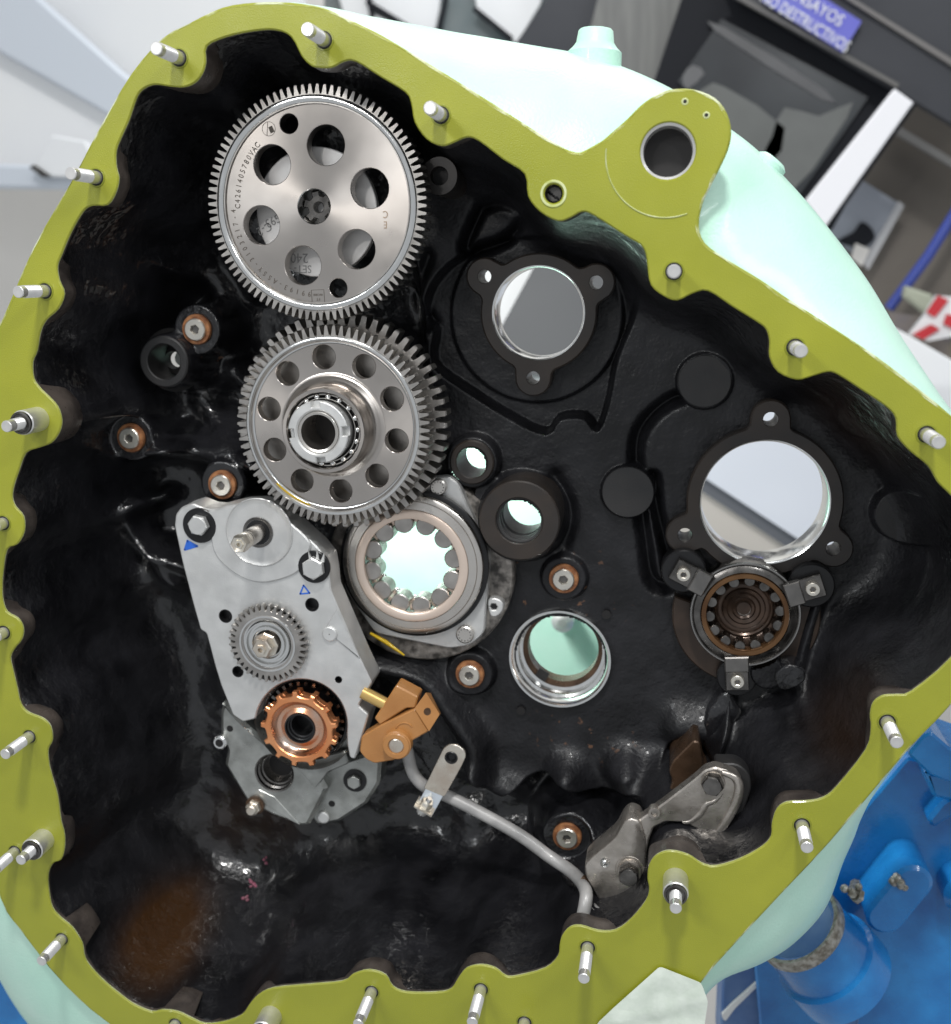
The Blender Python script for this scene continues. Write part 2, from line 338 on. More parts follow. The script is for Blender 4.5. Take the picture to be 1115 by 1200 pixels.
deep_xz=[Vector((at(a,b,0).x,at(a,b,0).z)) for a,b in ((45,491),(792,1030),(210,68))]
flat_xz=[Vector((at(a,b,0).x,at(a,b,0).z)) for a,b in ((90,1092),(208,1186))]
H=thing('gearbox_housing','open lime-edged gearbox casting with black painted inside and mint painted outside','gearbox housing',at(557,600,0.1))
# flange face
eye=at(783,177,0); s0=sc(783,177)
eyer=s0*33
th=at(649,227,0)
mb=MB(); mb.prism(outer,0,.020,.0018,[inner, circ((eye.x,eye.z),eyer,48), circ((th.x,th.z),.0105,24)],hb=.0016,back=False,hy1=.0022)
fl=mb.build('flange',M['lime'],H,ang=30)
mb=MB(); mb.lathe([(eyer+.0001,.0),(eyer,.0015),(eyer-.003,.004),(eyer-.0035,.03)],(eye.x,.0012,eye.z)); mb.build('eye_bore',M['stud'],fl)
mb=MB(); mb.solid([(eyer+.02,.03),(eyer+.02,.05)],(eye.x,0,eye.z)); mb.build('eye_back',M['hole'],fl)
mb=MB(); mb.lathe([(.0105,0),(.0098,.001),(.0085,.003),(.0085,.02)],(th.x,.001,th.z)); mb.disc(.0085,(th.x,.014,th.z)); o=mb.build('threaded_hole',M['darksteel'],fl)
mb=MB(); mb.lathe([(.0158,0),(.0152,-.0012),(.0130,-.0012),(.0124,0)],(th.x,0,th.z),seg=48); mb.build('hole_ring',M['lime_edge'],fl)
# machined arc line under the eye
mb=MB(); c=at(783,180,0); R=.073*1.0
R=(Vector((at(783,255,0).x,at(783,255,0).z))-Vector((c.x,c.z))).length
v=[];f=[]
for k in range(41):
    a=math.radians(172+k*(288-172)/40)
    for rr,y in ((R-.0008,0),(R,-.0012),(R+.0008,0)): v.append((c.x+rr*math.cos(a),y-.0001,c.z+rr*math.sin(a)))
for k in range(40):
    for j in (0,1): f.append((k*3+j,k*3+j+1,k*3+j+4,k*3+j+3))
mb.add(v,f); mb.build('machined_step',M['lime_edge'],fl)
for p in ((803,119),(828,135)):
    mb=MB(); q=at(*p,0); mb.disc(.0022,(q.x,-.0006,q.z),seg=16); o=mb.build('pin_hole',M['hole'],fl)
    mb=MB(); mb.lathe([(.0022,-.0006),(.0032,-.0007),(.0040,-.0001)],(q.x,0,q.z),seg=20); mb.build('hole_edge',M['lime_edge'],fl)
# worn pale line along the outer edge
mb=MB(); m_=len(outer); cc_=Vector((at(557,600,0).x,at(557,600,0).z)); vv=[]
for i in range(m_):
    a=Vector(outer[i-1]); b=Vector(outer[(i+1)%m_]); t=(b-a).normalized(); nn=Vector((t.y,-t.x)); p=Vector(outer[i])
    if i==0: sg=1 if sum(outer[j][0]*outer[(j+1)%m_][1]-outer[(j+1)%m_][0]*outer[j][1] for j in range(m_))>0 else -1
    nn*=sg; w_=.0012+.0008*math.sin(i*1.7)+.0006*math.sin(i*.63)
    q0=p-nn*(w_+.0012); q1=p-nn*.0010; q2=p+nn*.0004; vv+=[(q0.x,-.0002,q0.y),(q1.x,.0003,q1.y),(q2.x,.0022,q2.y),(q2.x,.006,q2.y)]
mb.add(vv,[(i*4+k,((i+1)%m_)*4+k,((i+1)%m_)*4+k+1,i*4+k+1) for i in range(m_) for k in range(3)])
mb.build('worn_outer_edge',mat('worn_lime_edge',(.30,.32,.03),.4,col2=(.58,.62,.40),cscale=30,detail=6,contrast=(.48,.60)),H,ang=70)
# rim: inner side of the flange, deeper at each stud boss
inner2=inner
mb=MB(); v=[]; f=[]; n=len(inner2)
for x,z in inner2:
    d=min((Vector((x,z))-s).length for s in stud_xz)
    t=min(1,max(0,(.047-d)/.010)); t=t*t*(3-2*t)
    ds=min((Vector((x,z))-s_).length for s_ in deep_xz)
    dep=.011+t*(.047 if ds<.055 else .024)
    df=min((Vector((x,z))-s_).length for s_ in flat_xz)
    if df<.021: dep=.060
    elif df<.06: dep=.012
    for y in (.0016,.0035,.0035+(dep-.0035)*.5,dep-.004,dep): v.append((x,y,z))
cen=Vector((at(557,600,0).x,at(557,600,0).z))
for i in range(n):
    x,_,z=v[i*5+4]; a=Vector(inner2[i-1]); b=Vector(inner2[(i+1)%n]); t=(b-a).normalized(); nn=Vector((t.y,-t.x))
    if nn.dot(Vector((x,z))-cen)<0: nn=-nn
    v[i*5+4]=(x+nn.x*.004,v[i*5+4][1],z+nn.y*.004)
for i in range(n):
    j=(i+1)%n
    for k in range(1,4): f.append((i*5+k,j*5+k,j*5+k+1,i*5+k+1))
mb.add(v,f); mb.build('inner_rim',M['rim'],H,ang=50)
# thin bare edge where lime stops
mb=MB(); mb.add(v,[(i*5,((i+1)%n)*5,((i+1)%n)*5+1,i*5+1) for i in range(n)]); mb.build('bare_edge',M['lime_edge'],H,ang=60)
for P,ex,hx,hz in ():
    c=at(*P,.035); e=Vector((ex[0],0,ex[1])).normalized(); g=Vector((-e.z,0,e.x))
    b=MB(); b.box(c,e,(0,1,0),g,hx,.030,hz,.002); b.build('square_block',M['rim'],H)

# ------------------------------------------------------------------ inside of the casting: one displaced sheet
B0=.245
HOLES=[]   # (px,py,Y,r_px)
def hole(px,py,Y,r): HOLES.append((at(px,py,Y).x,at(px,py,Y).z,r*sc(px,py,Y)))
hole(631,367,B0,57); hole(568,324,B0,8); hole(699,331,B0,8); hole(625,443,B0,8)
hole(897,588,B0,76); hole(903,491,B0,9); hole(803,627,B0,9); hole(977,643,B0,9)
hole(657,772,B0,50); hole(553,541,B0,19); hole(609,610,B0,30); hole(484,668,B0,62); hole(192,424,.178,21); hole(873,722,B0,52)
st=.0021
ix=np.array(inner); x0,x1=ix[:,0].min()-.03,ix[:,0].max()+.03; z0,z1=ix[:,1].min()-.03,ix[:,1].max()+.03
gx=np.arange(x0,x1,st); gz=np.arange(z0,z1,st); X,Z=np.meshgrid(gx,gz)
def sdist(poly,X,Z,closed=True):
    P=np.array(poly); d=np.full(X.shape,1e9); ins=np.zeros(X.shape,bool); m=len(P)
    for i in range(m if closed else m-1):
        a=P[i]; b=P[(i+1)%m]; e=b-a; L2=(e@e)+1e-12
        t=np.clip(((X-a[0])*e[0]+(Z-a[1])*e[1])/L2,0,1)
        d=np.minimum(d,np.hypot(X-a[0]-t*e[0],Z-a[1]-t*e[1]))
        if closed:
            c=((a[1]>Z)!=(b[1]>Z)); xi=(b[0]-a[0])*(Z-a[1])/(b[1]-a[1]+1e-12)+a[0]; ins^=(c&(X<xi))
    return np.where(ins,d,-d) if closed else d
# wall outline: the scallops averaged away, pushed a little outward
P=np.array(smooth_loop(xz(INN,0),2)); seg=np.r_[0,np.cumsum(np.hypot(*(np.roll(P,-1,0)-P).T))]; tot=seg[-1]
u=np.arange(0,tot,.006); Q=np.c_[np.interp(u,seg,np.r_[P[:,0],P[0,0]]),np.interp(u,seg,np.r_[P[:,1],P[0,1]])]
k=13; ker=np.hanning(2*k+1); ker/=ker.sum()
Q=np.c_[[np.convolve(np.r_[q[-k:],q,q[:k]],ker,'valid') for q in Q.T]].T
T=np.roll(Q,-1,0)-np.roll(Q,1,0); T/=np.hypot(*T.T)[:,None]; NRM=np.c_[T[:,1],-T[:,0]]
c0=Q.mean(0); NRM*=np.sign(((Q-c0)*NRM).sum())
WALL=[tuple(q) for q in (Q+NRM*.014)[::2]]
dw=sdist(WALL,X,Z)
def ss(t): t=np.clip(t,0,1); return t*t*(3-2*t)
def fbm(X,Z,s,seed,oct=3):
    r=np.random.RandomState(seed); out=0; amp=1
    for o in range(oct):
        for _ in range(5):
            a=r.rand()*6.28; fr=s*(2**o)*(.6+.8*r.rand()); out=out+amp*np.sin((X*math.cos(a)+Z*math.sin(a))*fr+r.rand()*6.28+1.3*np.sin((X*math.sin(a)-Z*math.cos(a))*fr*.7+r.rand()*6))
        amp*=.5
    return out/5
DEEP=.31
back=np.full(X.shape,DEEP)
def raise_poly(px,Y,soft=.012,inset=0):
    global back
    d=sdist(smooth_loop(xz(px,Y),3),X,Z)-inset; t=ss(d/soft+.5); back=back*(1-t)+np.minimum(back,Y)*t if Y<DEEP else back
def set_poly(px,Y,soft=.012):
    global back
    d=sdist(smooth_loop(xz(px,B0),3),X,Z); t=ss(d/soft+.5); back=back*(1-t)+Y*t
def boss(px,py,r,Y,soft=.006):
    global back
    c=at(px,py,Y); R=r*sc(px,py,Y); d=R-np.hypot(X-c.x,Z-c.z); t=ss(d/soft+1); back=back*(1-t)+np.minimum(back,Y)*t
def stroke(px,w,dY,Yr=B0,soft=None):
    global back
    P_=[tuple(p) for p in smooth_path([Vector(q) for q in xz(px,Yr)],5)]
    w_=w*sc(*px[0],Yr); d=sdist(P_,X,Z,False); t=np.exp(-(d/w_)**2*1.1) if soft is None else ss((w_-d)/soft+.5)
    back=back+dY*t
# web (matt flat area)
web=[(480,225),(505,180),(560,190),(620,225),(700,275),(760,320),(830,370),(900,420),(990,480),(1060,560),(1085,650),(1070,740),(1010,840),(930,900),(850,890),(800,860),(765,905),(740,915),(700,925),(640,905),(590,930),(560,900),(520,860),(490,830),(455,800),(400,740),(380,640),(470,560),(500,520),(500,440),(485,330)]
raise_poly(web,B0,.014)
webd=sdist(smooth_loop(xz(web,B0),3),X,Z)
# recess round the upper collar and its wavy lower border
set_poly([(497,372),(510,388),(507,425),(540,452),(600,490),(640,507),(655,490),(685,488),(700,503),(712,470),(722,420),(745,360),(740,310),(690,285),(600,280),(540,300),(505,335)],.275,.010)
boss(628,370,100,.262,.006)
stroke([(563,243),(545,292),(592,280),(612,252),(588,238),(563,243)],7,.028)
stroke([(830,462),(790,468),(757,495),(745,530),(752,600),(757,640),(764,680),(783,688),(784,660),(770,600),(765,560)],7.5,.030)
boss(893,585,112,.252,.005)
stroke([(985,470),(1010,500),(1025,545),(1050,590)],7,.02)
stroke([(500,300),(485,350),(500,380)],8,.02)
# left side: deeper bowl with ribs and lumps
stroke([(90,480),(150,515),(215,530),(300,545)],23,-.10,.20)
stroke([(265,440),(285,470),(300,500)],14,-.05,.22)
stroke([(170,290),(205,325)],13,-.05,.2); stroke([(250,300),(275,345)],12,-.045,.2)
stroke([(150,590),(150,640),(215,672)],10,-.045,.22); stroke([(80,598),(100,615)],12,-.03,.18)
stroke([(215,470),(250,500),(290,520),(310,540)],17,-.05,.22)
stroke([(35,560),(100,545),(190,530)],7,-.075,.15)
stroke([(30,640),(80,625),(150,600)],7,-.05,.15)
stroke([(60,730),(150,690),(240,680)],26,-.04,.2)
stroke([(180,290),(240,320),(260,400),(240,440)],22,-.045,.24)
stroke([(140,600),(170,650),(200,690)],10,-.03,.24)
stroke([(200,180),(230,240),(180,330)],20,-.03,.2)
boss(231,386,27,.205,.006); boss(154,513,24,.200,.006); boss(261,568,25,.195,.006); boss(192,424,30,.18,.007)
boss(661,678,23,.232,.008); boss(551,790,23,.225,.010); boss(665,980,25,.20,.012)
boss(826,447,32,.236,.003); boss(736,577,30,.236,.003); boss(1010,478,31,.225,.003); boss(1060,603,33,.215,.003)

boss(553,542,29,.218,.005); boss(609,611,47,.205,.012); boss(581,585,24,.226,.008)
stroke([(650,560),(666,600),(660,640)],9,.012)
# below the web: ledge under the pump, lumps near the forged arm
stroke([(448,775),(500,790),(540,840),(560,870),(560,900)],16,-.045,.24)
stroke([(530,880),(560,905),(610,930)],18,-.03,.24)
raise_poly([(480,800),(520,810),(545,850),(552,890),(540,915),(510,920),(470,870)],.222,.008)
stroke([(665,905),(690,960)],20,-.055,.24); stroke([(735,900),(760,960)],22,-.06,.24)
boss(670,985,40,.215,.02)
stroke([(800,850),(870,860),(930,860)],26,-.03,.24)
stroke([(920,830),(925,870),(895,895),(870,930)],9,-.035,.22)
stroke([(855,820),(850,850),(835,893)],6,-.03,.22)
stroke([(960,700),(935,790),(940,830)],10,-.03,.22)
boss(985,870,26,.19,.008); boss(900,790,18,.20,.008)
stroke([(1000,760),(1040,780)],22,-.03,.22)
stroke([(540,1000),(540,1100)],26,-.03,.2)
stroke([(690,1000),(690,1090)],6,-.02,.2)
# walls: steep at the rim, filleted into the floor
kx=4.6
wall=.012+kx*np.maximum(dw,0)+.004*fbm(X,Z,22,9)
rough=ss(1-(webd/.02+.5))
back=back+(.0065*rough+.0006)*fbm(X,Z,38,3)+.0018*rough*fbm(X,Z,120,5)
def blur(a,k):
    for ax_ in (0,1):
        p=np.concatenate([np.repeat(a.take([0],ax_),k+1,ax_),a,np.repeat(a.take([-1],ax_),k,ax_)],ax_); c_=np.cumsum(p,ax_)
        n_=a.shape[ax_]; a=(c_.take(range(2*k+1,2*k+1+n_),ax_)-c_.take(range(0,n_),ax_))/(2*k+1)
    return a
wb=np.minimum(wall,.42)
for _ in range(3): wb=blur(wb,12)
tb_=ss((dw-.02)/.05); wall=wall*(1-tb_)+wb*tb_
h=np.clip(.5+.5*(back-wall)/.12,0,1); Y=back*(1-h)+wall*h-.12*h*(1-h)
Yb_=blur(blur(Y,3),3); tq=ss(1-(webd/.02+.5))*ss((dw-.006)/.02); Y=Y*(1-tq)+Yb_*tq
for px_,py_,r_,yb in ((231,386,27,.199),(154,513,25,.195),(261,568,25,.190),(192,424,29,.176),(661,678,23,.232),(551,790,23,.224),(665,980,26,.197)):
    c=at(px_,py_,yb); R=r_*sc(px_,py_,yb); d=R-np.hypot(X-c.x,Z-c.z); t=ss(d/.007+1); Y=Y*(1-t)+yb*t
Y=np.where(dw<0,.012+0*Y,Y)
keep=dw>-.004
for hx,hz,hr in HOLES: keep&=~(np.hypot(X-hx,Z-hz)<hr)
idx=-np.ones(X.shape,int)
q=keep[:-1,:-1]&keep[1:,:-1]&keep[:-1,1:]&keep[1:,1:]
use=np.zeros(X.shape,bool); use[:-1,:-1]|=q; use[1:,:-1]|=q; use[:-1,1:]|=q; use[1:,1:]|=q
idx[use]=np.arange(use.sum())
V=np.c_[X[use],Y[use],Z[use]]
qi,qj=np.nonzero(q); FQ=np.c_[idx[qi,qj],idx[qi,qj+1],idx[qi+1,qj+1],idx[qi+1,qj]]
me=bpy.data.meshes.new('inner_casting'); me.vertices.add(len(V)); me.vertices.foreach_set('co',V.ravel().astype(np.float32))
me.loops.add(FQ.size); me.loops.foreach_set('vertex_index',FQ.ravel().astype(np.int32))
me.polygons.add(len(FQ)); me.polygons.foreach_set('loop_start',np.arange(0,FQ.size,4,dtype=np.int32)); me.polygons.foreach_set('loop_total',np.full(len(FQ),4,np.int32))
me.polygons.foreach_set('use_smooth',np.ones(len(FQ),bool)); me.update(calc_edges=True); me.validate()
# wear: r = brown oil film, g = matt, b = rust chips
_R=np.array(CAMROT); _q=np.stack([X,Y+D,Z],-1)@_R; PXs=CX+F*_q[...,0]/-_q[...,2]; PYs=CY-F*_q[...,1]/-_q[...,2]
def blob(px,py,Yr,rx,ry,ang=0):
    dx=PXs-px; dz=-(PYs-py); a=math.radians(ang)
    u_=dx*math.cos(a)+dz*math.sin(a); w_=-dx*math.sin(a)+dz*math.cos(a); return np.exp(-((u_/rx)**2+(w_/ry)**2)**1.6)
en=1+.35*fbm(X,Z,60,21)
oil=np.clip(1.25*blob(192,1095,.14,70,44,58)*en,0,1)*.75+.25*blob(1000,850,.1,50,60,0)+.35*blob(1040,480,.15,90,50,-30)+.22*blob(300,960,.2,60,40,0)
matt=np.clip(ss(webd/.02+.5)*.9+blob(600,230,.2,160,70,-30),0,1)
rust=np.clip(blob(610,690,B0,26,40,0)+.7*blob(690,690,B0,50,40,0)+blob(240,400,.2,40,35,0)+.7*blob(690,860,B0,60,30,0)+blob(590,640,B0,20,50,0),0,1)
ca=me.color_attributes.new('wear','FLOAT_COLOR','POINT')
ca.data.foreach_set('color',np.c_[np.clip(oil,0,1)[use],matt[use],rust[use],np.ones(use.sum())].ravel().astype(np.float32))
me.materials.append(M['paint'])
ic=bpy.data.objects.new('inner_casting',me); COL.objects.link(ic); attach(ic,H)

# ------------------------------------------------------------------ machined collars and bores
def lobed(c,R,lobes,rl,k=.012,n=160):
    out=[]
    for i in range(n):
        a=2*PI*i/n; dx,dz=math.cos(a),math.sin(a)
        def sd(r):
            x,z=c[0]+dx*r,c[1]+dz*r; d=r-R
            for lx,lz in lobes:
                e=math.hypot(x-lx,z-lz)-rl; h=max(k-abs(d-e),0)/k; d=min(d,e)-h*h*k*.25
            return d
        lo,hi=R*.9,R*2.2
        # outermost crossing
        rs=[lo+(hi-lo)*j/60 for j in range(61)]; last=lo
        for j in range(60):
            if sd(rs[j])<0: last=rs[j]
        lo2,hi2=last,last+(hi-lo)/60
        for _ in range(18):
            m_=(lo2+hi2)/2
            if sd(m_)<0: lo2=m_
            else: hi2=m_
        out.append((c[0]+dx*lo2,c[1]+dz*lo2))
    return out
def collar(px,py,R,rb,lobes,Y,m,rl=22,rh=8,depth=.035,liner='chrome',lin_depth=.07):
    c=at(px,py,Y); s=sc(px,py,Y); L=[(at(a,b,Y).x,at(a,b,Y).z) for a,b in lobes]
    o=lobed((c.x,c.z),R*s,L,rl*s)
    mb=MB(); mb.prism(o,Y,Y+depth,.0022,[circ((c.x,c.z),rb*s,72)]+[circ(l,rh*s,20) for l in L],hb=.0006)
    col=mb.build('bore_collar',m,H)
    mb=MB(); mb.lathe([(rb*s+.0002,Y-.0004),(rb*s-.0016,Y+.0006),(rb*s-.003,Y+.004),(rb*s-.003,Y+lin_depth)],(c.x,0,c.z),seg=96)
    mb.build('bore_liner',M[liner],col)
    return col,c,s
colA,cA,sA=collar(631,367,69,55,[(568,324),(699,331),(625,443)],.225,M['seat'],depth=.06,lin_depth=.055)
colB,cB,sB=collar(896,589,90,75,[(903.5,491.5),(803,627),(977,643)],.222,M['seat'],rl=23,rh=8.5,depth=.06,lin_depth=.065)
def tubeboss(px,py,ro,ri,Y,dep,m='seat',mi='blackface',name='tube_boss',thr=0,ext=.03):
    c=at(px,py,Y); s=sc(px,py,Y)
    mb=MB(); mb.lathe([(ro*s,Y+dep),(ro*s,Y+.002),(ro*s-.002,Y),(ri*s+.0015,Y),(ri*s,Y+.0015)],(c.x,0,c.z),seg=72); o=mb.build(name,M[m],H)
    pr=[(ri*s,Y+.0015)]; y=Y+.01
    if thr:
        for k in range(thr): pr+= [(ri*s,y),(ri*s*.90,y+.001),(ri*s*.90,y+.006),(ri*s,y+.007)]; y+=.018
    pr.append((ri*s,Y+dep+ext)); mb=MB(); mb.lathe(pr,(c.x,0,c.z),seg=64); mb.build('tube_wall',M[mi],o); return o
tubeboss(553,542,26,18,.212,.05)
tubeboss(608.6,610.5,47,27,.165,.085,thr=3)
tubeboss(192,424,29,20,.173,.03,m='blackface',mi='hole',ext=.03)
c=at(203,422,.232); s=sc(203,422,.232); mb=MB(); mb.lathe([(36*s,.232),(10*s,.232),(9*s,.250)],(c.x,0,c.z)); mb.build('port_back',M['hole'],H)
mb=MB(); mb.lathe([(8.5*s,.262),(.1*s,.264)],(c.x,0,c.z)); mb.build('port_light_spot',M['plate'],H)  # pale disc stands in for light showing through the open port
# counterbored bore with bright steel wall
c=at(656,773,.232); s=sc(656,773,.232)
mb=MB(); mb.lathe([(59*s,.250),(59*s,.234),(58*s,.232),(55.5*s,.232),(54.5*s,.2345),(53*s,.240),(53*s,.255),(50*s,.257),(50*s,.274),(46.5*s,.276),(46.5*s,.285)],(c.x,0,c.z),seg=96); bw=mb.build('stepped_bore',M['chrome'],H)
mb=MB(); mb.lathe([(46.5*s,.284),(41.5*s,.284),(41.5*s,.31)],(c.x,0,c.z),seg=96); rg=mb.build('bore_shoulder',M['brown'],H)
kp=at(636,790,.282); mb=MB(); mb.box((kp.x,.281,kp.z),(.85,0,-.5),(0,1,0),(.5,0,.85),.009,.002,.007); mb.build('key_slot',M['hole'],H)
# flat bosses: machined dark faces
for px,py,r,Y in ((826,447,31,.234),(736,577,30,.234),(1010,478,30,.223),(1060,603,32,.213)):
    c=at(px,py,Y); s=sc(px,py,Y); mb=MB(); mb.solid([(r*s,Y+.02),(r*s,Y+.001),(r*s-.001,Y)],(c.x,0,c.z),seg=56)
    mb.build('round_boss',M['blackface'],H)
c=at(515,206,.150); s=sc(515,206,.150); mb=MB(); mb.lathe([(22*s,.24),(22*s,.1505),(21.5*s,.150),(11*s,.150),(10.5*s,.165)],(c.x,0,c.z)); ob=mb.build('round_boss',M['seat'],H)
mb=MB(); mb.disc(10.6*s,(c.x,.1645,c.z)); mb.build('blind_hole',M['hole'],ob)
c=at(285,209,.2); s=sc(285,209,.2)
# small drilled holes
for px,py in ((711,719.5),(611,832),(791,822)):
    c=at(px,py,.2435); mb=MB(); mb.solid([(.0068,0),(.0068,.004)],(c.x,.2395,c.z),seg=20); mb.build('drilled_hole',M['hole'],H)
c=at(582,501,.272); mb=MB(); mb.solid([(.0052,0),(.0052,.003)],(c.x,.262,c.z),seg=20); mb.build('drain_hole',M['plate'],H)
# seat ring of the lower right bearing
c=at(874,722,.225); s=sc(874,722,.225)
sec=[(c.x+84*s*math.cos(math.radians(a)),c.z+84*s*math.sin(math.radians(a))) for a in range(-196,17,3)]+[(c.x+60*s*math.cos(math.radians(a)),c.z+60*s*math.sin(math.radians(a))) for a in range(16,-197,-3)]
mb=MB(); mb.prism(sec,.224,.25,.002); mb.build('bearing_seat',mat('dark_brown_seat',(.030,.021,.016),.32,.3,col2=(.055,.036,.026),cscale=20),H)
# triangular rib and lumps by the forged arm
def pz(lst,Y): return [(p.x,p.z) for p in pts(lst,Y)]
mb=MB(); mb.prism(round_poly(pz([(813,868),(820,870),(825,905),(832,915),(800,945),(775,950),(789,916),(784,904),(789,892)],.16),.006),.16,.24,.002); mb.build('casting_rib',M['brown'],H)
mb=MB(); mb.prism(round_poly(pz([(845,812),(858,808),(870,838),(858,850),(853,880),(836,896),(822,870),(828,835)],.215),.009),.215,.26,.006); mb.build('casting_rib',M['paint'],H,ang=60)
mb=MB(); mb.prism(smooth_loop(pz([(910,790),(925,780),(942,785),(943,798),(925,808),(912,806)],.18),3),.18,.24,.002); mb.build('casting_lug',M['paint'],H)

# ------------------------------------------------------------------ outer mint shell
oc=at(560,620,.1); 
BASE=[p for p in OUT if not (p[1]<262 and 672<p[0]<860 and p[1]<262)]
SIL=[(310,34),(245,60),(190,120),(125,240),(55,380),(15,450),(-10,560),(-20,700),(-20,850),(-30,1000),(-22,1080),(-4,1118),(19,1165),(42,1198),(110,1260),(330,1290),(500,1300),(660,1285),(760,1225),(826,1150),(850,1119),(880,1121),(914,1111),(937,1092),(968,1060),(980,1032),(984,1007),(990,990),(1003,972),(1006,945),(1030,890),(1080,820),(1130,760),(1165,680),(1175,610),(1160,530),(1113,486),(1059,400),(1020,332),(980,278),(945,235),(909,196),(880,168),(840,140),(790,104),(731,78),(680,62),(640,56),(560,42),(450,25),(400,17),(350,10)]
def polar(lst,Y,n=360):
    P=[Vector((x,z)) for x,z in xz(lst,Y)]; c=Vector((oc.x,oc.z)); out=[]
    for k in range(n):
        a=2*PI*k/n; d=Vector((math.cos(a),math.sin(a))); best=0
        for i in range(len(P)):
            p=P[i]-c; q=P[(i+1)%len(P)]-c; e=q-p; den=d.x*e.y-d.y*e.x
            if abs(den)<1e-9: continue
            t=(p.x*e.y-p.y*e.x)/den; uu=(p.x*d.y-p.y*d.x)/den
            if t>0 and -1e-6<=uu<=1+1e-6: best=max(best,t)
        out.append(best)
    return out
n=360; A=polar(BASE,.019); Bq=polar(SIL,.16)
ker=[1,2,3,2,1]
def sm(a,times=2):
    for _ in range(times): a=[sum(ker[j]*a[(i+j-2)%len(a)] for j in range(5))/9 for i in range(len(a))]
    return a
A=[a-.004 for a in A]; Bq=sm(Bq,2)
v=[];f=[]; rows=[(0,.019),(.18,.028),(.45,.05),(.72,.085),(.92,.125),(1,.16),(1,.19),(.985,.24),(.955,.30),(.92,.37)]
for t,y in rows:
    for k in range(n):
        a=2*PI*k/n; r=(A[k]+(Bq[k]-A[k])*t) if y<=.19 else Bq[k]*t
        v.append((oc.x+r*math.cos(a),y,oc.z+r*math.sin(a)))
for i in range(len(rows)-1):
    for k in range(n): l=(k+1)%n; f.append((i*n+k,i*n+l,(i+1)*n+l,(i+1)*n+k))
mb=MB(); mb.add(v,f); mb.build('outer_shell',M['mint'],H,ang=60)
# small filler boss on the mint shell
c=at(697,62,.17); d=(at(699,30,.17)-c).normalized(); s=sc(697,60,.17)
mb=MB(); mb.solid([(34*s,-.03),(33*s,.000),(27*s,.006),(23*s,.012),(21*s,.026),(19*s,.028)],c,d,seg=40); mb.build('shell_boss',M['mint'],H)
c=at(903,193,.17); d=(at(922,170,.17)-c).normalized(); mb=MB(); mb.solid([(22*s,-.02),(20*s,.004),(15*s,.008)],c,d,seg=32); mb.build('shell_boss',M['mint'],H)

# pinkish flakes of old sealant stuck low in the sump
SEAL=mat('pink_sealant',(.36,.10,.16),.5,col2=(.20,.08,.10),cscale=90)
for px_,py_,yy,nn_ in ((313,1008,.262,5),(297,1035,.225,8),(288,1052,.21,6)):
    mb=MB(); c=at(px_,py_,yy)
    for k in range(nn_): mb.ball(c+Vector((random.uniform(-.006,.006),0,random.uniform(-.008,.008))),random.uniform(.0018,.0034),5,7)
    mb.build('sealant_flake',SEAL,H)
# ================================================================== STUDS
def stud_parts(root,L=.060,sleeve=False):
    r=.0080
    mb=MB(); mb.lathe([(.0125,.0005),(.0118,-.0008),(.0102,-.0008),(.0096,.0006)],(0,0,0),seg=36); mb.build('countersink',M['lime_dark'],root)
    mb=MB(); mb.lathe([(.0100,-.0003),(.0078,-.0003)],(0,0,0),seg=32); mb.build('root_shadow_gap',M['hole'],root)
    mb=MB()
    if not sleeve:
        mb.lathe([(r,.004),(r,-L*.30)],(0,0,0),seg=32); mb.build('shank',M['stud'],root)
        L0=-L*.30
    else:
        mb.solid([(.0165,.0),(.0165,-.030),(.0152,-.0315),(.0150,-.0315)],(0,0,0),seg=48); mb.build('sleeve',M['stud'],root); L0=-.0315
        mb=MB(); mb.lathe([(.0152,-.0316),(.0150,-.034),(.0125,-.0345),(.0115,-.0335),(.0088,-.0335)],(0,0,0),seg=40); mb.build('sleeve_lip',M['darksteel'],root)
    # rolled thread
    mb=MB(); seg=24; pitch=.0022; turns=int((L*.78+L0)/pitch) ; pr=[(r,L0)]; y=L0
    while y>-L*.80: pr+=[(r*.91,y-pitch*.35),(r*1.0,y-pitch*.7)]; y-=pitch*.7
    mb.lathe(pr,(0,0,0),seg=seg); mb.build('thread',M['stud'],root,ang=80)
    mb=MB(); mb.lathe([(r,y),(r*.95,y-.0004),(r*.95,-L+.001),(r*.84,-L)],(0,0,0),seg=28); mb.disc(r*.84,(0,-L,0),seg=28); mb.build('tip',M['stud'],root)
protos={}
for k_,(L,sl) in {'n':(.060,False),'s':(.060,True),'t':(.058,False)}.items():
    lab=[q for q in STUDS if q[1]==k_][0]
    t=thing('stud',lab[2],'stud',(0,0,0),'studs round the lime flange'); stud_parts(t,L,sl); protos[k_]=[t,False]
LONG={(45,491):1.2,(792,1030):1.15,(436,1162):1.17,(564,1159):1.17,(689,1110):1.14,(318,1190):1.15,(73,1100):.93,(940,967):.93}
for (px,py),k_,lab in STUDS:
    p=at(px,py,0); t,used=protos[k_]; o=t
    if not used: t.location=p; protos[k_][1]=True
    else: o=dup(t,p,lab)
    o.scale=(1,LONG.get((px,py),1),1)
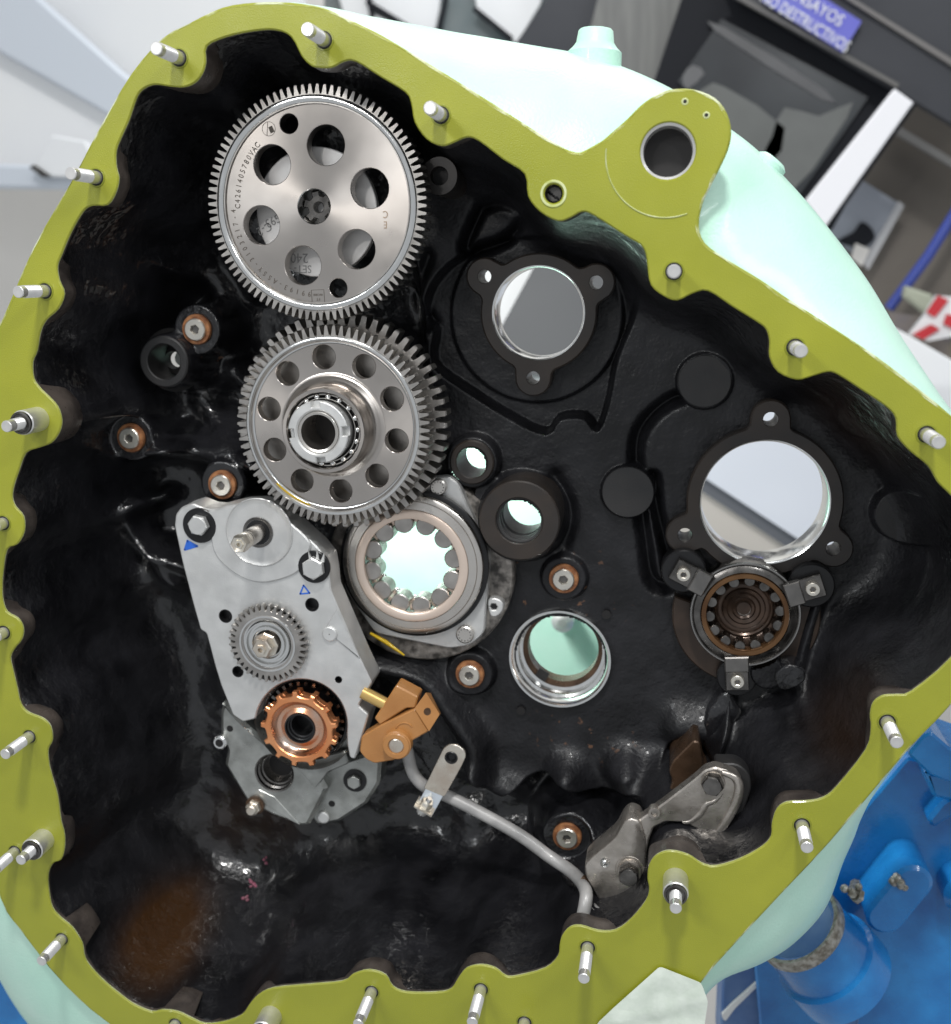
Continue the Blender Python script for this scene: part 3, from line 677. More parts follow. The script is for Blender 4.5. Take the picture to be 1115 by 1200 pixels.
# ================================================================== SOCKET PLUG SCREWS
def plug(root):
    mb=MB(); rs=.0162
    o_=[(.0225,.002),(.0225,-.0015),(.0215,-.003),(.0135,-.003)]
    mb.lathe(o_,(0,0,0),seg=40); mb.build('washer',M['rust'],root)
    hexr=.0070
    mb=MB(); hx=[(hexr*math.cos(PI/3*k+.2),hexr*math.sin(PI/3*k+.2)) for k in range(6)]
    mb.prism(circ((0,0),rs,36),-.0085,-.002,.0014,[hx],hb=.0008); hd=mb.build('head',M['plug'],root)
    mb=MB(); mb.disc(.0072,(0,-.0035,0),seg=6,a0=.2); mb.build('socket',M['darksteel'],hd)
PL=[((231,386),.196,'socket head screw with a rusty washer left of where the two big gears meet'),
((154,513),.192,'socket head screw with a brown ring, leftmost in the black casting'),
((261,568),.187,'socket head screw just above the corner of the aluminium pump body, oil in its socket'),
((661,678),.229,'socket head screw with a copper ring under the thick black tube boss'),
((551,790),.221,'socket head screw with a copper ring left of the stepped steel bore'),
((665,980),.194,'socket head screw with an orange rusty washer above the end of the grey pipe')]
t=None
for p,Y,lab in PL:
    q=at(*p,Y)
    if t is None: t=thing('socket_screw',lab,'screw',(0,0,0),'socket screws with rusty washers'); plug(t); t.location=q
    else: dup(t,q,lab)
# ================================================================== GEARS
def tooth_outline(cx,cz,rr,rt,n,a0=0.0,full=1.0):
    out=[]
    for k in range(n):
        b=a0+2*PI*k/n; st_=2*PI/n
        for fr,r in ((-.5,rr),(-.36,rr+.04*(rt-rr)),(-.25,rr+(rt-rr)*.5),(-.13*full,rt-(rt-rr)*.06),(-.09*full,rt),(.09*full,rt),(.13*full,rt-(rt-rr)*.06),(.25,rr+(rt-rr)*.5),(.36,rr+.04*(rt-rr))):
            a=b+fr*st_; out.append((cx+r*math.cos(a),cz+r*math.sin(a)))
    return out
def gear_ring(mb,cx,cz,ri,rr,rt,n,y0,y1,a0=0,ch=.0012,full=1.35):
    o=tooth_outline(cx,cz,rr,rt,n,a0,full); m=len(o); v=[];f=[]
    def ring(y,pull): 
        for x,z in o:
            dx,dz=x-cx,z-cz; r=math.hypot(dx,dz); q=(r-pull)/r; v.append((cx+dx*q,y,cz+dz*q))
    def inn(y):
        for x,z in o: 
            a=math.atan2(z-cz,x-cx); v.append((cx+ri*math.cos(a),y,cz+ri*math.sin(a)))
    inn(y0); ring(y0,ch); ring(y0+ch,0); ring(y1-ch,0); ring(y1,ch); inn(y1)
    for r in range(5):
        for k in range(m): l=(k+1)%m; f.append((r*m+k,r*m+l,(r+1)*m+l,(r+1)*m+k))
    mb.add(v,f)
# --- upper gear
Y=.10; c=at(370,240,Y); s=sc(370,240,Y); cx,cz=c.x,c.z
G=thing('upper_gear','large upper steel spur gear with six big round holes and etched numbers','gear',c)
mb=MB(); gear_ring(mb,cx,cz,112*s,123.5*s,134*s,94,Y,Y+.030,.01); rim=mb.build('toothed_rim',M['teeth'],G,ang=25)
mb=MB(); mb.lathe([(122*s,Y+.001),(121.4*s,Y-.0016),(120*s,Y-.0026),(116.5*s,Y-.0030),(114*s,Y-.0020),(113*s,Y+.0012),(112.6*s,Y+.003)],(cx,0,cz),seg=128); mb.build('raised_lip',M['chrome'],rim,ang=60)
fy=Y+.0030
BH=[(319,193),(382,170),(433.5,220.7),(418,292),(355,311),(306.6,264)]
hs=[(at(a,b,fy),22.6) for a,b in BH]+[(at(338.8,144.8,fy),11),(at(396.6,337.5,fy),11)]
hub=at(368.3,242,fy)
mb=MB(); mb.prism(circ((cx,cz),113*s,128),fy,Y+.022,0,[circ((h.x,h.z),r*s,40) for h,r in hs]+[circ((hub.x,hub.z),19.8*s,48)],hb=.0008)
disc=mb.build('web_disc',M['steel_aniso'],G,ang=30)
mb=MB(); mb.lathe([(20.5*s,fy-.0002),(19.6*s,fy+.001),(19.4*s,Y+.05)],(hub.x,0,hub.z)); hb_=mb.build('hub_bore',M['chrome'],G)
mb=MB(); sp=[]
for k in range(6):
    a=2*PI*k/6+.2
    for da,r in ((-.28,19.3),(-.17,13.5),(.17,13.5),(.28,19.3)): sp.append((hub.x+r*s*math.cos(a+da),hub.z+r*s*math.sin(a+da)))
mb.prism(sp,Y+.022,Y+.07,.001,[circ((hub.x,hub.z),6*s,20)]); mb.build('splined_shaft',M['darksteel'],G)
mb=MB(); mb.solid([(76*s,Y+.032),(76*s,Y+.034),(75.5*s,Y+.031)][::-1],(cx+.001,0,cz-.011),seg=96)
mb=MB(); c2=at(371,249,Y+.040); s2=sc(371,249,Y+.04)
mb.solid([(73.5*s2,Y+.052),(73.5*s2,Y+.041),(72.5*s2,Y+.040)],(c2.x,0,c2.z),seg=96); hd=mb.build('hub_disc',M['plate'],G)
mb=MB(); mb.solid([(34*s2,.30),(34*s2,Y+.053)],(c2.x,0,c2.z),seg=48); mb.build('shaft',M['darksteel'],G)
mb=MB()
p=at(357,318,Y+.0397)
put_text(mb,'SET-',.0150,at(355,315,Y+.0397),PI*.99,.9); put_text(mb,'240',.0185,at(351,302,Y+.0397),PI*.98,.95)
mb.build('etched_mark',M['ink_grey'],hd,smooth=False); mb=MB(); put_text(mb,'G93',.0165,at(321,258,Y+.0397),PI*.5+1.95,.9); put_text(mb,'C-2',.0165,at(310,268,Y+.0397),PI*.5+1.95,.9)
mb.build('etched_mark',M['ink_grey'],hd,smooth=False)
mb=MB()
def arc_text(mb,txt,c,r,a_start,step,size,y):
    for i,chh in enumerate(txt):
        if chh==' ': continue
        a=math.radians(a_start)-i*step; put_text(mb,chh,size,Vector((c[0]+r*math.cos(a),y,c[1]+r*math.sin(a))),a-PI/2,.85)
arc_text(mb,'99193-ASSY-3103217-4',(cx,cz),103*s,-99,.0735,.0098,fy-.0004)
arc_text(mb,'C4261405780VAC',(cx,cz),97*s,178,.060,.0105,fy-.0004)
mb.build('etched_number',M['ink'],disc,smooth=False)
mb=MB(); q=at(373,347.5,fy); 
for a,b,hx,hz in ((0,.0088,.0088,.0003),(0,-.0088,.0088,.0003),(.0088,0,.0003,.0088),(-.0088,0,.0003,.0088)): mb.box((q.x+a,fy-.0003,q.z+b),(1,0,0),(0,1,0),(0,0,1),hx,.0002,hz)
put_text(mb,'FT',.0052,Vector((q.x,fy-.0004,q.z+(-.0035))),PI); put_text(mb,'WORK',.0045,Vector((q.x,fy-.0004,q.z+.0025)),PI)
mb.build('stamp_box',M['ink'],disc,smooth=False)
mb=MB(); q=at(315.3,151,fy); mb.lathe([(.0092,0),(.0086,0)],(q.x,fy-.0003,q.z),seg=40)
mb.box((q.x-.002,fy-.0003,q.z),(1,0,0),(0,1,0),(.15,0,1),.0003,.0002,.0088); mb.box((q.x+.0035,fy-.0003,q.z-.001),(1,0,.4),(0,1,0),(-.4,0,1),.0028,.0002,.0040)
mb.build('round_stamp',M['ink'],disc,smooth=False)
mb=MB(); put_text(mb,'E\nC',.013,at(452,257,fy-.0004),PI*.98,.8); mb.build('faded_stamp',mat('faded_stain',(.40,.30,.22),.45,.8),disc,smooth=False)

# --- middle gear (two toothed rims on one hub)
Y=.100; c=at(389,500.5,Y); s=sc(389,500.5,Y); cx,cz=c.x,c.z
G2=thing('middle_gear','middle double steel gear with ten round holes and a castle nut at its centre','gear',c)
mb=MB(); gear_ring(mb,cx,cz,98*s,104*s,115*s,78,Y,Y+.026,.03); fr=mb.build('toothed_rim',M['teeth'],G2,ang=25)
c3=at(400,494,Y+.055); s3=sc(400,494,Y+.055)
mb=MB(); gear_ring(mb,c3.x,c3.z,60*s3,111*s3,124.5*s3,57,Y+.052,Y+.085,.06,.0018,1.7); mb.build('rear_toothed_rim',M['teeth'],G2,ang=25)
mb=MB(); mb.lathe([(103*s,Y-.0002),(102.5*s,Y-.0012),(99.5*s,Y-.0012),(99*s,Y+.000),(98*s,Y+.004),(95.5*s,Y+.0062),(94.5*s,Y+.0062)],(cx,0,cz),seg=120); mb.build('raised_lip',M['chrome'],fr,ang=60)
fy=Y+.0062
hc=at(389.6,497.8,fy)
h10=[(hc.x+77.5*s*math.cos(math.radians(-14.6+36*k)),hc.z+77.5*s*math.sin(math.radians(-14.6+36*k))) for k in range(10)]
mb=MB(); mb.prism(circ((cx,cz),95*s,120),fy,Y+.024,0,[circ(h,13.8*s,36) for h in h10]+[circ((cx,cz),50*s,64)],hb=.0008); mb.build('web_disc',M['steel_aniso'],G2,ang=30)
mb=MB(); mb.lathe([(62*s,fy-.0003),(59*s,fy-.0012),(57*s,fy-.004),(54*s,fy-.007),(50*s,fy-.012),(48.5*s,fy-.022),(48*s,Y-.036),(47.2*s,Y-.0375),(43.5*s,Y-.0375),(42.8*s,Y-.036),(42.5*s,Y-.02)],(cx,0,cz),seg=96); mb.build('hub_boss',M['steel_aniso'],G2,ang=50)
yy=Y-.033
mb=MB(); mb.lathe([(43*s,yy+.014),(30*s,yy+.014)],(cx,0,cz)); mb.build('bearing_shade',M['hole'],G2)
bc=[]
for k in range(18):
    a=2*PI*k/18
    mb=MB(); mb.ball((cx+38.2*s*math.cos(a),yy+.004,cz+38.2*s*math.sin(a)),3.6*s); mb.build('bearing_ball',M['chrome'],G2)
mb=MB(); mb.lathe([(41*s,yy+.006),(41*s,yy+.004),(39.6*s,yy+.004)],(cx,0,cz)); mb.lathe([(36.5*s,yy+.001),(35.5*s,yy+.001),(35.5*s,yy+.012)],(cx,0,cz)); mb.build('bearing_cage',M['teeth'],G2)
# castle nut
ny=Y-.046; o=[]
nn=at(372.6,507,ny); sn=sc(372.6,507,ny)
ncx,ncz=nn.x,nn.z
for k in range(4):
    a=PI/2*k+.04
    for da,r in ((-.785+.14,36),(-.785+.14,36)): pass
ol=[]
for k in range(4):
    b=PI/2*k+.03+PI/2
    for j in range(9): 
        a=b+.15+(PI/2-.30)*j/8; ol.append((ncx+36*sn*math.cos(a),ncz+36*sn*math.sin(a)))
    a=b+PI/2-.17; ol.append((ncx+29.5*sn*math.cos(a),ncz+29.5*sn*math.sin(a)))
    a=b+PI/2+.17; ol.append((ncx+29.5*sn*math.cos(a),ncz+29.5*sn*math.sin(a)))
mb=MB(); mb.prism(ol,ny,ny+.012,.0014,[circ((ncx,ncz),24.5*sn,56)],hb=.0025); nut=mb.build('castle_nut',M['alu'],G2)
mb=MB(); mb.solid([(35.5*sn,ny+.035),(35.5*sn,ny+.012),(29*sn,ny+.0118)],(ncx,0,ncz)); mb=MB(); mb.lathe([(35.5*sn,ny+.03),(35.5*sn,ny+.0115),(24*sn,ny+.0115)],(ncx,0,ncz)); mb.build('nut_flange',M['alu'],nut)
mb=MB(); mb.lathe([(24*sn,ny+.01),(24*sn,ny+.002),(23*sn,ny+.0008),(20.5*sn,ny+.002),(19.7*sn,ny+.005),(19.5*sn,ny+.06)],(ncx,0,ncz)); mb.build('hollow_shaft',M['steel'],G2)
mb=MB(); mb.disc(19.5*sn,(ncx,ny+.059,ncz)); mb.build('shaft_inside',M['hole'],G2)
mb=MB(); mb.solid([(60*s3,.30),(60*s3,Y+.06)],(c3.x,0,c3.z),seg=48); mb.build('rear_shaft',M['darksteel'],G2)
# oil smear in the groove
mb=MB(); v=[];f=[]
for k in range(25):
    a=math.radians(-138+28*k/24); w_=math.sin(PI*k/24)
    for r in (96.5-1.0*w_,98.4+.8*w_): v.append((cx+r*s*math.cos(a),Y+.0022-.002*w_,cz+r*s*math.sin(a)))
for k in range(24): f.append((2*k,2*k+1,2*k+3,2*k+2))
mb.add(v,f); mb.build('oil_smear',M['yellow_oil'],fr)

# ================================================================== ROLLER BEARING BESIDE THE PUMP
Y=.176; c=at(482,664,Y); s=sc(482,664,Y); cx,cz=c.x,c.z
RB=thing('roller_bearing','roller bearing with a cream inner face and pale light showing through it','bearing',c)
sy=.238; c5=at(492,668,.222); s5=sc(492,668,.222)
mb=MB(); mb.lathe([(108*s5,.25),(108*s5,.225),(106*s5,.222),(70*s5,.222),(69*s5,.26)],(c5.x,0,c5.z),seg=96); mb.build('casting_ring',M['worn'],RB)
pl=round_poly(pz([(488,583),(505,560),(526,558),(537,566),(574,650),(568,742),(552,756),(528,760),(440,742),(404,690),(404,630),(440,580)],.205),.010)
mb=MB(); mb.prism(pl,.204,.222,.002,[circ((cx,cz),83*s,80)]); rp=mb.build('retaining_plate',M['alu'],RB)
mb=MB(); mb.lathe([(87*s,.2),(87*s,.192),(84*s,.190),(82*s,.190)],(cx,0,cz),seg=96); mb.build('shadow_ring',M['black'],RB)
mb=MB(); mb.lathe([(82*s,.215),(82*s,.183),(81*s,.1815),(76*s,.180),(75.5*s,.1815),(75*s,.180),(66.3*s,.1775),(66*s,.179)],(cx,0,cz),seg=110); mb.build('outer_race',M['steel'],RB,ang=50)
mb=MB(); mb.lathe([(66*s,.182),(65.8*s,.177),(65*s,.176),(56*s,.176),(55.3*s,.177),(55.3*s,.183)],(cx,0,cz),seg=110); mb.build('cage_face',M['cream'],RB,ang=50)
mb=MB(); mb.lathe([(62*s,.18),(62*s,.236)],(cx,0,cz),seg=80); mb.build('roller_track',M['black'],RB)
for k in range(12):
    a=math.radians(9+30*k); q=(cx+49*s*math.cos(a),cz+49*s*math.sin(a))
    mb=MB(); mb.solid([(11*s,.214),(11*s,.1850),(10*s,.1838)],(q[0],0,q[1]),seg=28); mb.build('roller',M['teeth'],RB)
for k in range(26):
    a=2*PI*k/26; mb=MB(); mb.ball((cx+49*s*math.cos(a),.224,cz+49*s*math.sin(a)),4.2*s,8,12); mb.build('ball',M['chrome'],RB)
mb=MB(); 
for k in range(12):
    a=math.radians(24+30*k); q=(cx+53*s*math.cos(a),cz+53*s*math.sin(a)); mb.box((q[0],.204,q[1]),(math.cos(a),0,math.sin(a)),(0,1,0),(-math.sin(a),0,math.cos(a)),3.2*s,.012,1.8*s)
mb.lathe([(54*s,.216),(49*s,.216),(49*s,.219),(54*s,.219)],(cx,0,cz),seg=80,close=True); mb.build('roller_cage',M['cream'],RB)
for p,r in (((515,570),9.5),((546,742),10.5)):
    q=at(*p,.204); mb=MB(); mb.solid([(r*1.0*s,.002),(r*1.0*s,-.0065),(r*.85*s,-.008)],(q.x,.203,q.z),seg=24); hb2=mb.build('bolt_head',M['steel'],RB)
    mb=MB()
    for k in range(12): mb.disc(.0009,(q.x+r*.68*s*math.cos(k*.5236),.1946,q.z+r*.68*s*math.sin(k*.5236)),seg=8)
    mb.build('head_dots',M['darksteel'],hb2)
q=at(580,709,.215); hx=[(q.x+.0058*math.cos(PI/3*k),q.z+.0058*math.sin(PI/3*k)) for k in range(6)]
mb=MB(); mb.prism(smooth_loop([(q.x+a,q.z+b) for a,b in ((-.008,.010),(.004,.013),(.014,.006),(.013,-.006),(.003,-.015),(-.006,-.012))],3),.205,.222,.0015,[hx]); mb.build('lock_screw',M['alu'],RB)
mb=MB(); mb.disc(.0055,(q.x,.210,q.z),seg=6); mb.build('screw_socket',M['black'],RB)
mb=MB(); a_=[at(434,742,.20),at(452,752,.201),at(474,768,.203)]; mb.tube([Vector((p.x,p.y,p.z)) for p in a_],[.0022,.0038,.0015],10); mb.build('oil_streak',M['yellow_oil'],RB)

# ================================================================== LOWER RIGHT BEARING WITH CLAMPS
Y=.200; c=at(873.3,720.5,Y); s=sc(873.3,720.5,Y); cx,cz=c.x,c.z
LB=thing('clamped_bearing','oily brown roller bearing held by three clamps under the large open bore','bearing',c)
mb=MB(); mb.lathe([(63*s,.235),(63*s,.202),(62*s,.200),(60*s,.200),(59*s,.202),(58*s,.2008),(51*s,.199),(50*s,.200)],(cx,0,cz),seg=96); mb.build('outer_race',M['darksteel'],LB,ang=50)
mb=MB(); mb.lathe([(63.2*s,.201),(62.3*s,.1990),(60.8*s,.1990),(60*s,.201)],(cx,0,cz),seg=96); mb.build('bright_ring',mat('dull_ring',(.30,.29,.28),.22,1),LB)
mb=MB(); mb.lathe([(50*s,.201),(49.5*s,.197),(44.5*s,.197),(43.5*s,.199),(43.5*s,.215)],(cx,0,cz),seg=96); mb.build('cage_face',mat('oily_bronze',(.11,.055,.026),.26,.7,col2=(.19,.10,.045),cscale=20),LB,ang=50)
mb=MB(); mb.lathe([(48*s,.21),(48*s,.226),(40*s,.228)]+[(r*s,.228+(.002 if i%2 else 0)) for i,r in enumerate((38,36,33,31,28,25,24,20,18,14,12,9,8))],(cx,0,cz),seg=96); mb.disc(8*s,(cx,.229,cz)); mb.build('bearing_cup',mat('dark_oiled_cup',(.045,.030,.022),.25,.5,col2=(.09,.055,.038),cscale=25),LB,ang=60)
for k in range(14):
    a=2*PI*k/14+.1; mb=MB(); mb.solid([(6.3*s,.226),(6.3*s,.2045),(5.6*s,.2035)],(cx+40*s*math.cos(a),0,cz+40*s*math.sin(a)),seg=20); mb.build('roller',M['darksteel'],LB)
def clamp(pb,pc,rw,lab):
    b=at(*pb,.190); e=at(*pc,.190); d=(e-b); d.y=0; d.normalize(); g=Vector((-d.z,0,d.x)); s_=sc(*pb,.19)
    t=thing('bearing_clamp',lab,'clamp',b,'clamps holding the lower right bearing')
    wc=b+Vector((0,0,0))
    mb=MB(); mb.solid([(rw*s_,.05),(rw*s_,.0185),(rw*s_-.002,.0165)],(b.x,b.y,b.z),seg=48); mb.build('round_seat',M['black'],t)
    mb=MB(); mb.box(b+d*.0035+Vector((0,.011,0)),d,(0,1,0),g,.0195,.0055,.0165,.0012); mb.build('foot',M['darksteel'],t)
    mb=MB(); mb.box(b+d*.026+Vector((0,.005,0)),d,(0,1,0),g,.0115,.0065,.0170,.0015); mb.build('finger',mat('dull_clamp_steel',(.15,.145,.14),.34,.9,col2=(.22,.21,.20),cscale=40),t)
    mb=MB(); mb.prism(circ((b.x,b.z),.0098,28),b.y-.003,b.y+.0055,.001,[[(b.x+.0042*math.cos(PI/3*k),b.z+.0042*math.sin(PI/3*k)) for k in range(6)]]); hd=mb.build('screw_head',M['plug'],t)
    mb=MB(); mb.disc(.0042,(b.x,b.y+.001,b.z),seg=6); mb.build('socket',M['darksteel'],hd)
clamp((801.4,673.5),(862,705),26,'small steel clamp with a bright screw at the upper left of the brown bearing')
clamp((953,690.5),(895,707),27,'small steel clamp with a dull screw at the upper right of the brown bearing')
clamp((864.5,799),(863,760),23,'small steel clamp below the brown bearing, lowest of the three')
# ================================================================== ALUMINIUM PUMP BODY
PY=.118
PB=thing('pump_body','silvery aluminium pump body with two blue pen marks, bolted in at the lower left','pump',at(330,760,PY))
arcc=at(354,848,PY); ps=sc(350,800,PY)
def apx(cx_,cy_,r,a0,a1,n): return [(cx_+r*math.cos(math.radians(a0+(a1-a0)*k/n)),cy_-r*math.sin(math.radians(a0+(a1-a0)*k/n))) for k in range(n+1)]
front=[(204.5,616),(206,603),(213,594),(226,590),(240,596),(252,597),(262,594),(280,590),(299,589),(312,592),(345,616),(371,640),(383,655),(386,672),(388,692),(422,771),(436,800),(420,827),(432,838),(424,865),(416,890),(410,888),(407,872)]+apx(353,850,54,-8,172,22)+[(285,846),(273,838),(259,803),(252,780),(242,742),(235,738),(226,706),(214,660)]
P_=round_poly(pz(front,PY),.0035,3)
holes=[(264.6,722,7),(366,708.5,7),(279,787,6),(397,796.4,3.6)]
hl=[circ((at(a,b,PY).x,at(a,b,PY).z),r*ps,20) for a,b,r in holes]
gp=at(314,754,PY); mb=MB(); mb.prism(P_,PY,PY+.048,.0018,hl+[circ((gp.x,gp.z),43*ps,56)],hb=.0008); fp=mb.build('front_plate',M['alu'],PB,ang=30)  # round cut under the small gear is added to darken its tooth gaps
for a,b,r in holes:
    q=at(a,b,PY); mb=MB(); mb.disc(r*ps,(q.x,PY+.012,q.z),seg=20); mb.lathe([(r*ps*1.12,-.0004),(r*ps*.98,-.0002),(r*ps*.97,.012)],q,seg=24); mb.build('bolt_hole',M['black'],PB)
# raised pad round the tube and its machined circle
pad=[(243,600),(252,598),(262,595),(280,591),(299,590),(312,593),(345,617),(362,634),(363,645),(352,668),(330,679),(305,683),(283,677),(262,662),(250,645),(246,620)]
mb=MB(); mb.prism(smooth_loop(pz(pad,PY-.004),3),PY-.004,PY+.002,.002); mb.build('raised_pad',M['alu'],PB,ang=30)
q=at(304,624,PY-.0045); mb=MB(); mb.lathe([(38*ps,0),(37*ps,-.0012),(36*ps,0),(30*ps,.0004),(16*ps,.0004)],q,seg=64); mb.build('machined_circle',M['alu'],PB,ang=60)
# tube with a fitting at its tip, pointing out
q=at(304,623,PY); r=14*ps
mb=MB(); mb.lathe([(17*ps,-.0050),(16*ps,-.0056),(14*ps,-.005),(13.4*ps,.003)],q,seg=40); mb.build('tube_socket',M['darksteel'],PB); mb=MB(); mb.disc(13.6*ps,q+Vector((0,-.0049,0))); mb.build('socket_inside',M['black'],PB)
mb=MB(); mb.lathe([(.0122,0),(.0122,-.040),(.0108,-.042),(.0108,-.046)],q,seg=40); tb=mb.build('spray_tube',M['steel'],PB)
mb=MB(); mb.lathe([(.0098,-.045),(.0098,-.050),(.0122,-.051),(.0122,-.057),(.0095,-.058),(.0095,-.062)],q,seg=40); mb.build('tube_collar',M['zinc'],tb)
mb=MB(); mb.lathe([(.0132,-.060),(.0132,-.074),(.0112,-.077),(.0065,-.075),(.0060,-.0765),(.0032,-.0765),(.0030,-.070)],q,seg=6); mb.disc(.003,q+Vector((0,-.071,0)),seg=12); mb.build('tube_nut',M['zinc'],tb)
# bolts with washers
for (wx,wy,wr),(bx,by,br),a0 in (((234,616,19.5),(231,616.5,11.5),.2),((368,664.5,18),(366,667,12.5),.5)):
    q=at(wx,wy,PY-.004); mb=MB(); mb.solid([(wr*ps,.004),(wr*ps,.0005),(wr*ps-.0012,-.0006)],q,seg=40); mb.build('washer',M['black'],PB)
    q=at(bx,by,PY-.016); mb=MB(); mb.hexa(br*ps,.0105,q+Vector((0,.0105,0)),(0,-1,0),a0); mb.build('hex_bolt',M['alu'],PB,ang=20)
q=at(372,652,PY-.0045); mb=MB()
for k,(dx,dz,w_) in enumerate(((-.008,.004,.003),(.001,.007,.003),(.008,.003,.003))):
    mb.prism([(q.x+dx-w_,q.z-.008),(q.x+dx+w_,q.z-.008),(q.x+dx*1.5,q.z+dz+.004)],PY-.008,PY-.0042)
mb.build('tab_washer',M['alu'],PB)
# blue pen triangles
def pen(lst,Y,wd):
    mb=MB(); P=pts(lst,Y); m=len(P)
    for i in range(m):
        a,b=P[i],P[(i+1)%m]; d=(b-a).normalized(); g=Vector((-d.z,0,d.x))
        mb.box((a+b)/2,d,(0,1,0),g,(b-a).length/2+wd*.8,.0002,wd)
    return mb
mb=pen([(220,634),(231,640),(217,644)],PY-.0004,.0016); mb.prism(pz([(220,634),(231,640),(217,644)],PY-.0004),PY-.0005,PY); mb.build('pen_mark',M['ink_blue'],PB,smooth=False)
pen([(356,686),(363,695),(352,696)],PY-.0004,.0011).build('pen_mark',M['ink_blue'],PB,smooth=False)
# dowel pin and triangular relief
mb=MB(); mb.prism(round_poly(pz([(395,713),(380,738),(422,772)],PY-.002),.002),PY-.002,PY+.001,.0012); mb.build('raised_triangle',M['alu'],PB,ang=30)
q=at(386.5,743,PY-.004); mb=MB(); mb.solid([(8.2*ps,.006),(8.2*ps,-.0005),(7.2*ps,-.0015)],q,seg=32); dp=mb.build('dowel_pin',M['alu'],PB)
mb=MB(); mb.disc(.0008,q+Vector((0,-.0018,0)),seg=10); mb.build('centre_mark',M['hole'],dp)
# small gear
c=at(313.5,754.5,PY-.014); s=sc(313,754,PY-.014); SG=c
mb=MB(); mb.solid([(36*s,.002),(36*s,-.004)],(c.x,PY,c.z),seg=48); mb.build('gear_boss',M['darksteel'],PB); mb=MB(); mb.disc(43.5*s,(c.x,PY+.010,c.z),seg=48); mb.build('tooth_gap_shade',M['black'],PB)  # black disc in the added cut stands for shade between the teeth
mb=MB(); gear_ring(mb,c.x,c.z,28*s,38*s,45.5*s,36,PY-.014,PY-.004,.05,.0008); mb.build('small_gear',M['teeth'],PB,ang=25)
mb=MB(); mb.lathe([(33*s,0),(32.5*s,-.0012),(30.5*s,-.0012),(29.5*s,.002),(27*s,.003),(25.5*s,-.001),(24*s,-.001),(23*s,.004),(21*s,.004),(20*s,-.0005),(17.5*s,-.0005),(16.5*s,.003),(15.5*s,.003)],c,seg=72); mb.build('gear_bearing',M['chrome'],PB,ang=40)
mb=MB(); mb.lathe([(23*s,.0045),(15*s,.0045)],c,seg=48); mb.build('bearing_groove',M['hole'],PB)
q=at(313.5,754.5,PY-.008); mb=MB(); mb.solid([(15*s,.006),(15*s,-.008),(13.5*s,-.0095)],q,seg=8); sh=mb.build('shaft_hub',M['zinc'],PB,ang=20)
mb=MB(); mb.lathe([(11.5*s,-.008),(11.5*s,-.022),(10*s,-.024),(6*s,-.024),(5.6*s,-.028),(3.2*s,-.028),(2.8*s,-.020)],q,seg=6); mb.disc(3.0*s,q+Vector((0,-.022,0)),seg=12); mb.build('shaft_nut',M['zinc'],sh,ang=20)
# recess cup behind the copper wheel
q=at(358,845,PY+.02); mb=MB(); mb.lathe([(60*ps,-.0),(60*ps,.035),(20*ps,.037)],(arcc.x,PY+.012,arcc.z),seg=80); mb.build('recess_cup',M['alu_dark'],PB)
q=at(359,842,PY+.026); mb=MB(); mb.lathe([(51*ps,.006),(51*ps,0),(47*ps,-.001),(46*ps,.004),(42*ps,.005),(41*ps,.001),(36*ps,.002),(35*ps,.012),(10*ps,.013)],q,seg=72); mb.build('clutch_drum',M['black'],PB,ang=40)
mb=MB(); mb.lathe([(50.5*ps,-.0006),(49.5*ps,-.0018),(48.5*ps,-.0006)],q,seg=72); mb.build('drum_edge',M['chrome'],PB)
mb=MB()
for k in range(30):
    a=2*PI*k/30; mb.box((q.x+43.5*ps*math.cos(a),q.y-.0015,q.z+43.5*ps*math.sin(a)),(math.cos(a),0,math.sin(a)),(0,1,0),(-math.sin(a),0,math.cos(a)),2.4*ps,.004,1.7*ps)
mb.build('drum_springs',M['darksteel'],PB)
# lower casing, two facetted blocks
def facet(lst_front,Yf,shrink,Yb,m,name,hl=()):
    mb=MB(); mb.prism(round_poly(pz(lst_front,Yf),.003,2),Yf,Yb,shrink,hl,hb=.0015); return mb.build(name,m,PB,ang=22)
YL=.150; q=at(321.7,906,YL); sl=sc(321,905,YL)
facet([(262,820),(280,842),(300,860),(330,885),(352,893),(372,905),(384,925),(362,968),(354,969),(318,956),(289,940),(263,897),(266,880),(258,860),(258,835)],YL,.006,.20,M['alu_dark'],'lower_casing',[circ((q.x,q.z),21*sl,40)])
mb=MB(); mb.lathe([(22.5*sl,-.0006),(20.8*sl,.0006),(20.5*sl,.006),(18.5*sl,.008),(18.3*sl,.014),(16.8*sl,.015),(16.8*sl,.03)],q,seg=56); mb.disc(17*sl,q+Vector((0,.029,0))); mb.build('port_bore',M['darksteel'],PB,ang=40)
mb=MB(); mb.disc(14.0*sl,q+Vector((.001,.0285,.002))); mb.build('port_inside',M['hole'],PB)
YR=.172
facet([(352,880),(378,905),(400,893),(440,880),(447,888),(445,918),(430,942),(398,963),(372,968),(362,955)],YR,.005,.21,M['alu_dark'],'lower_casing')
mb=MB(); v=[]; 
a1=pts([(300,915),(330,935),(357,962),(352,969),(318,956),(290,936)],YL-.001)
mb.prism(round_poly([(p.x,p.z) for p in pts([(303,925),(322,934),(352,967),(341,962),(304,938)],YL-.0012)],.002),YL-.0012,YL+.002,.001); mb.build('casting_ridge',M['alu_dark'],PB)
# bright crossing ridge between the blocks and the cup
mb=MB(); mb.prism(round_poly(pz([(330,880),(360,890),(404,880),(409,895),(385,905),(370,925),(352,905)],YL-.001),.004),YL-.001,YL+.01,.002); mb.build('casting_ridge',M['alu_dark'],PB,ang=20)
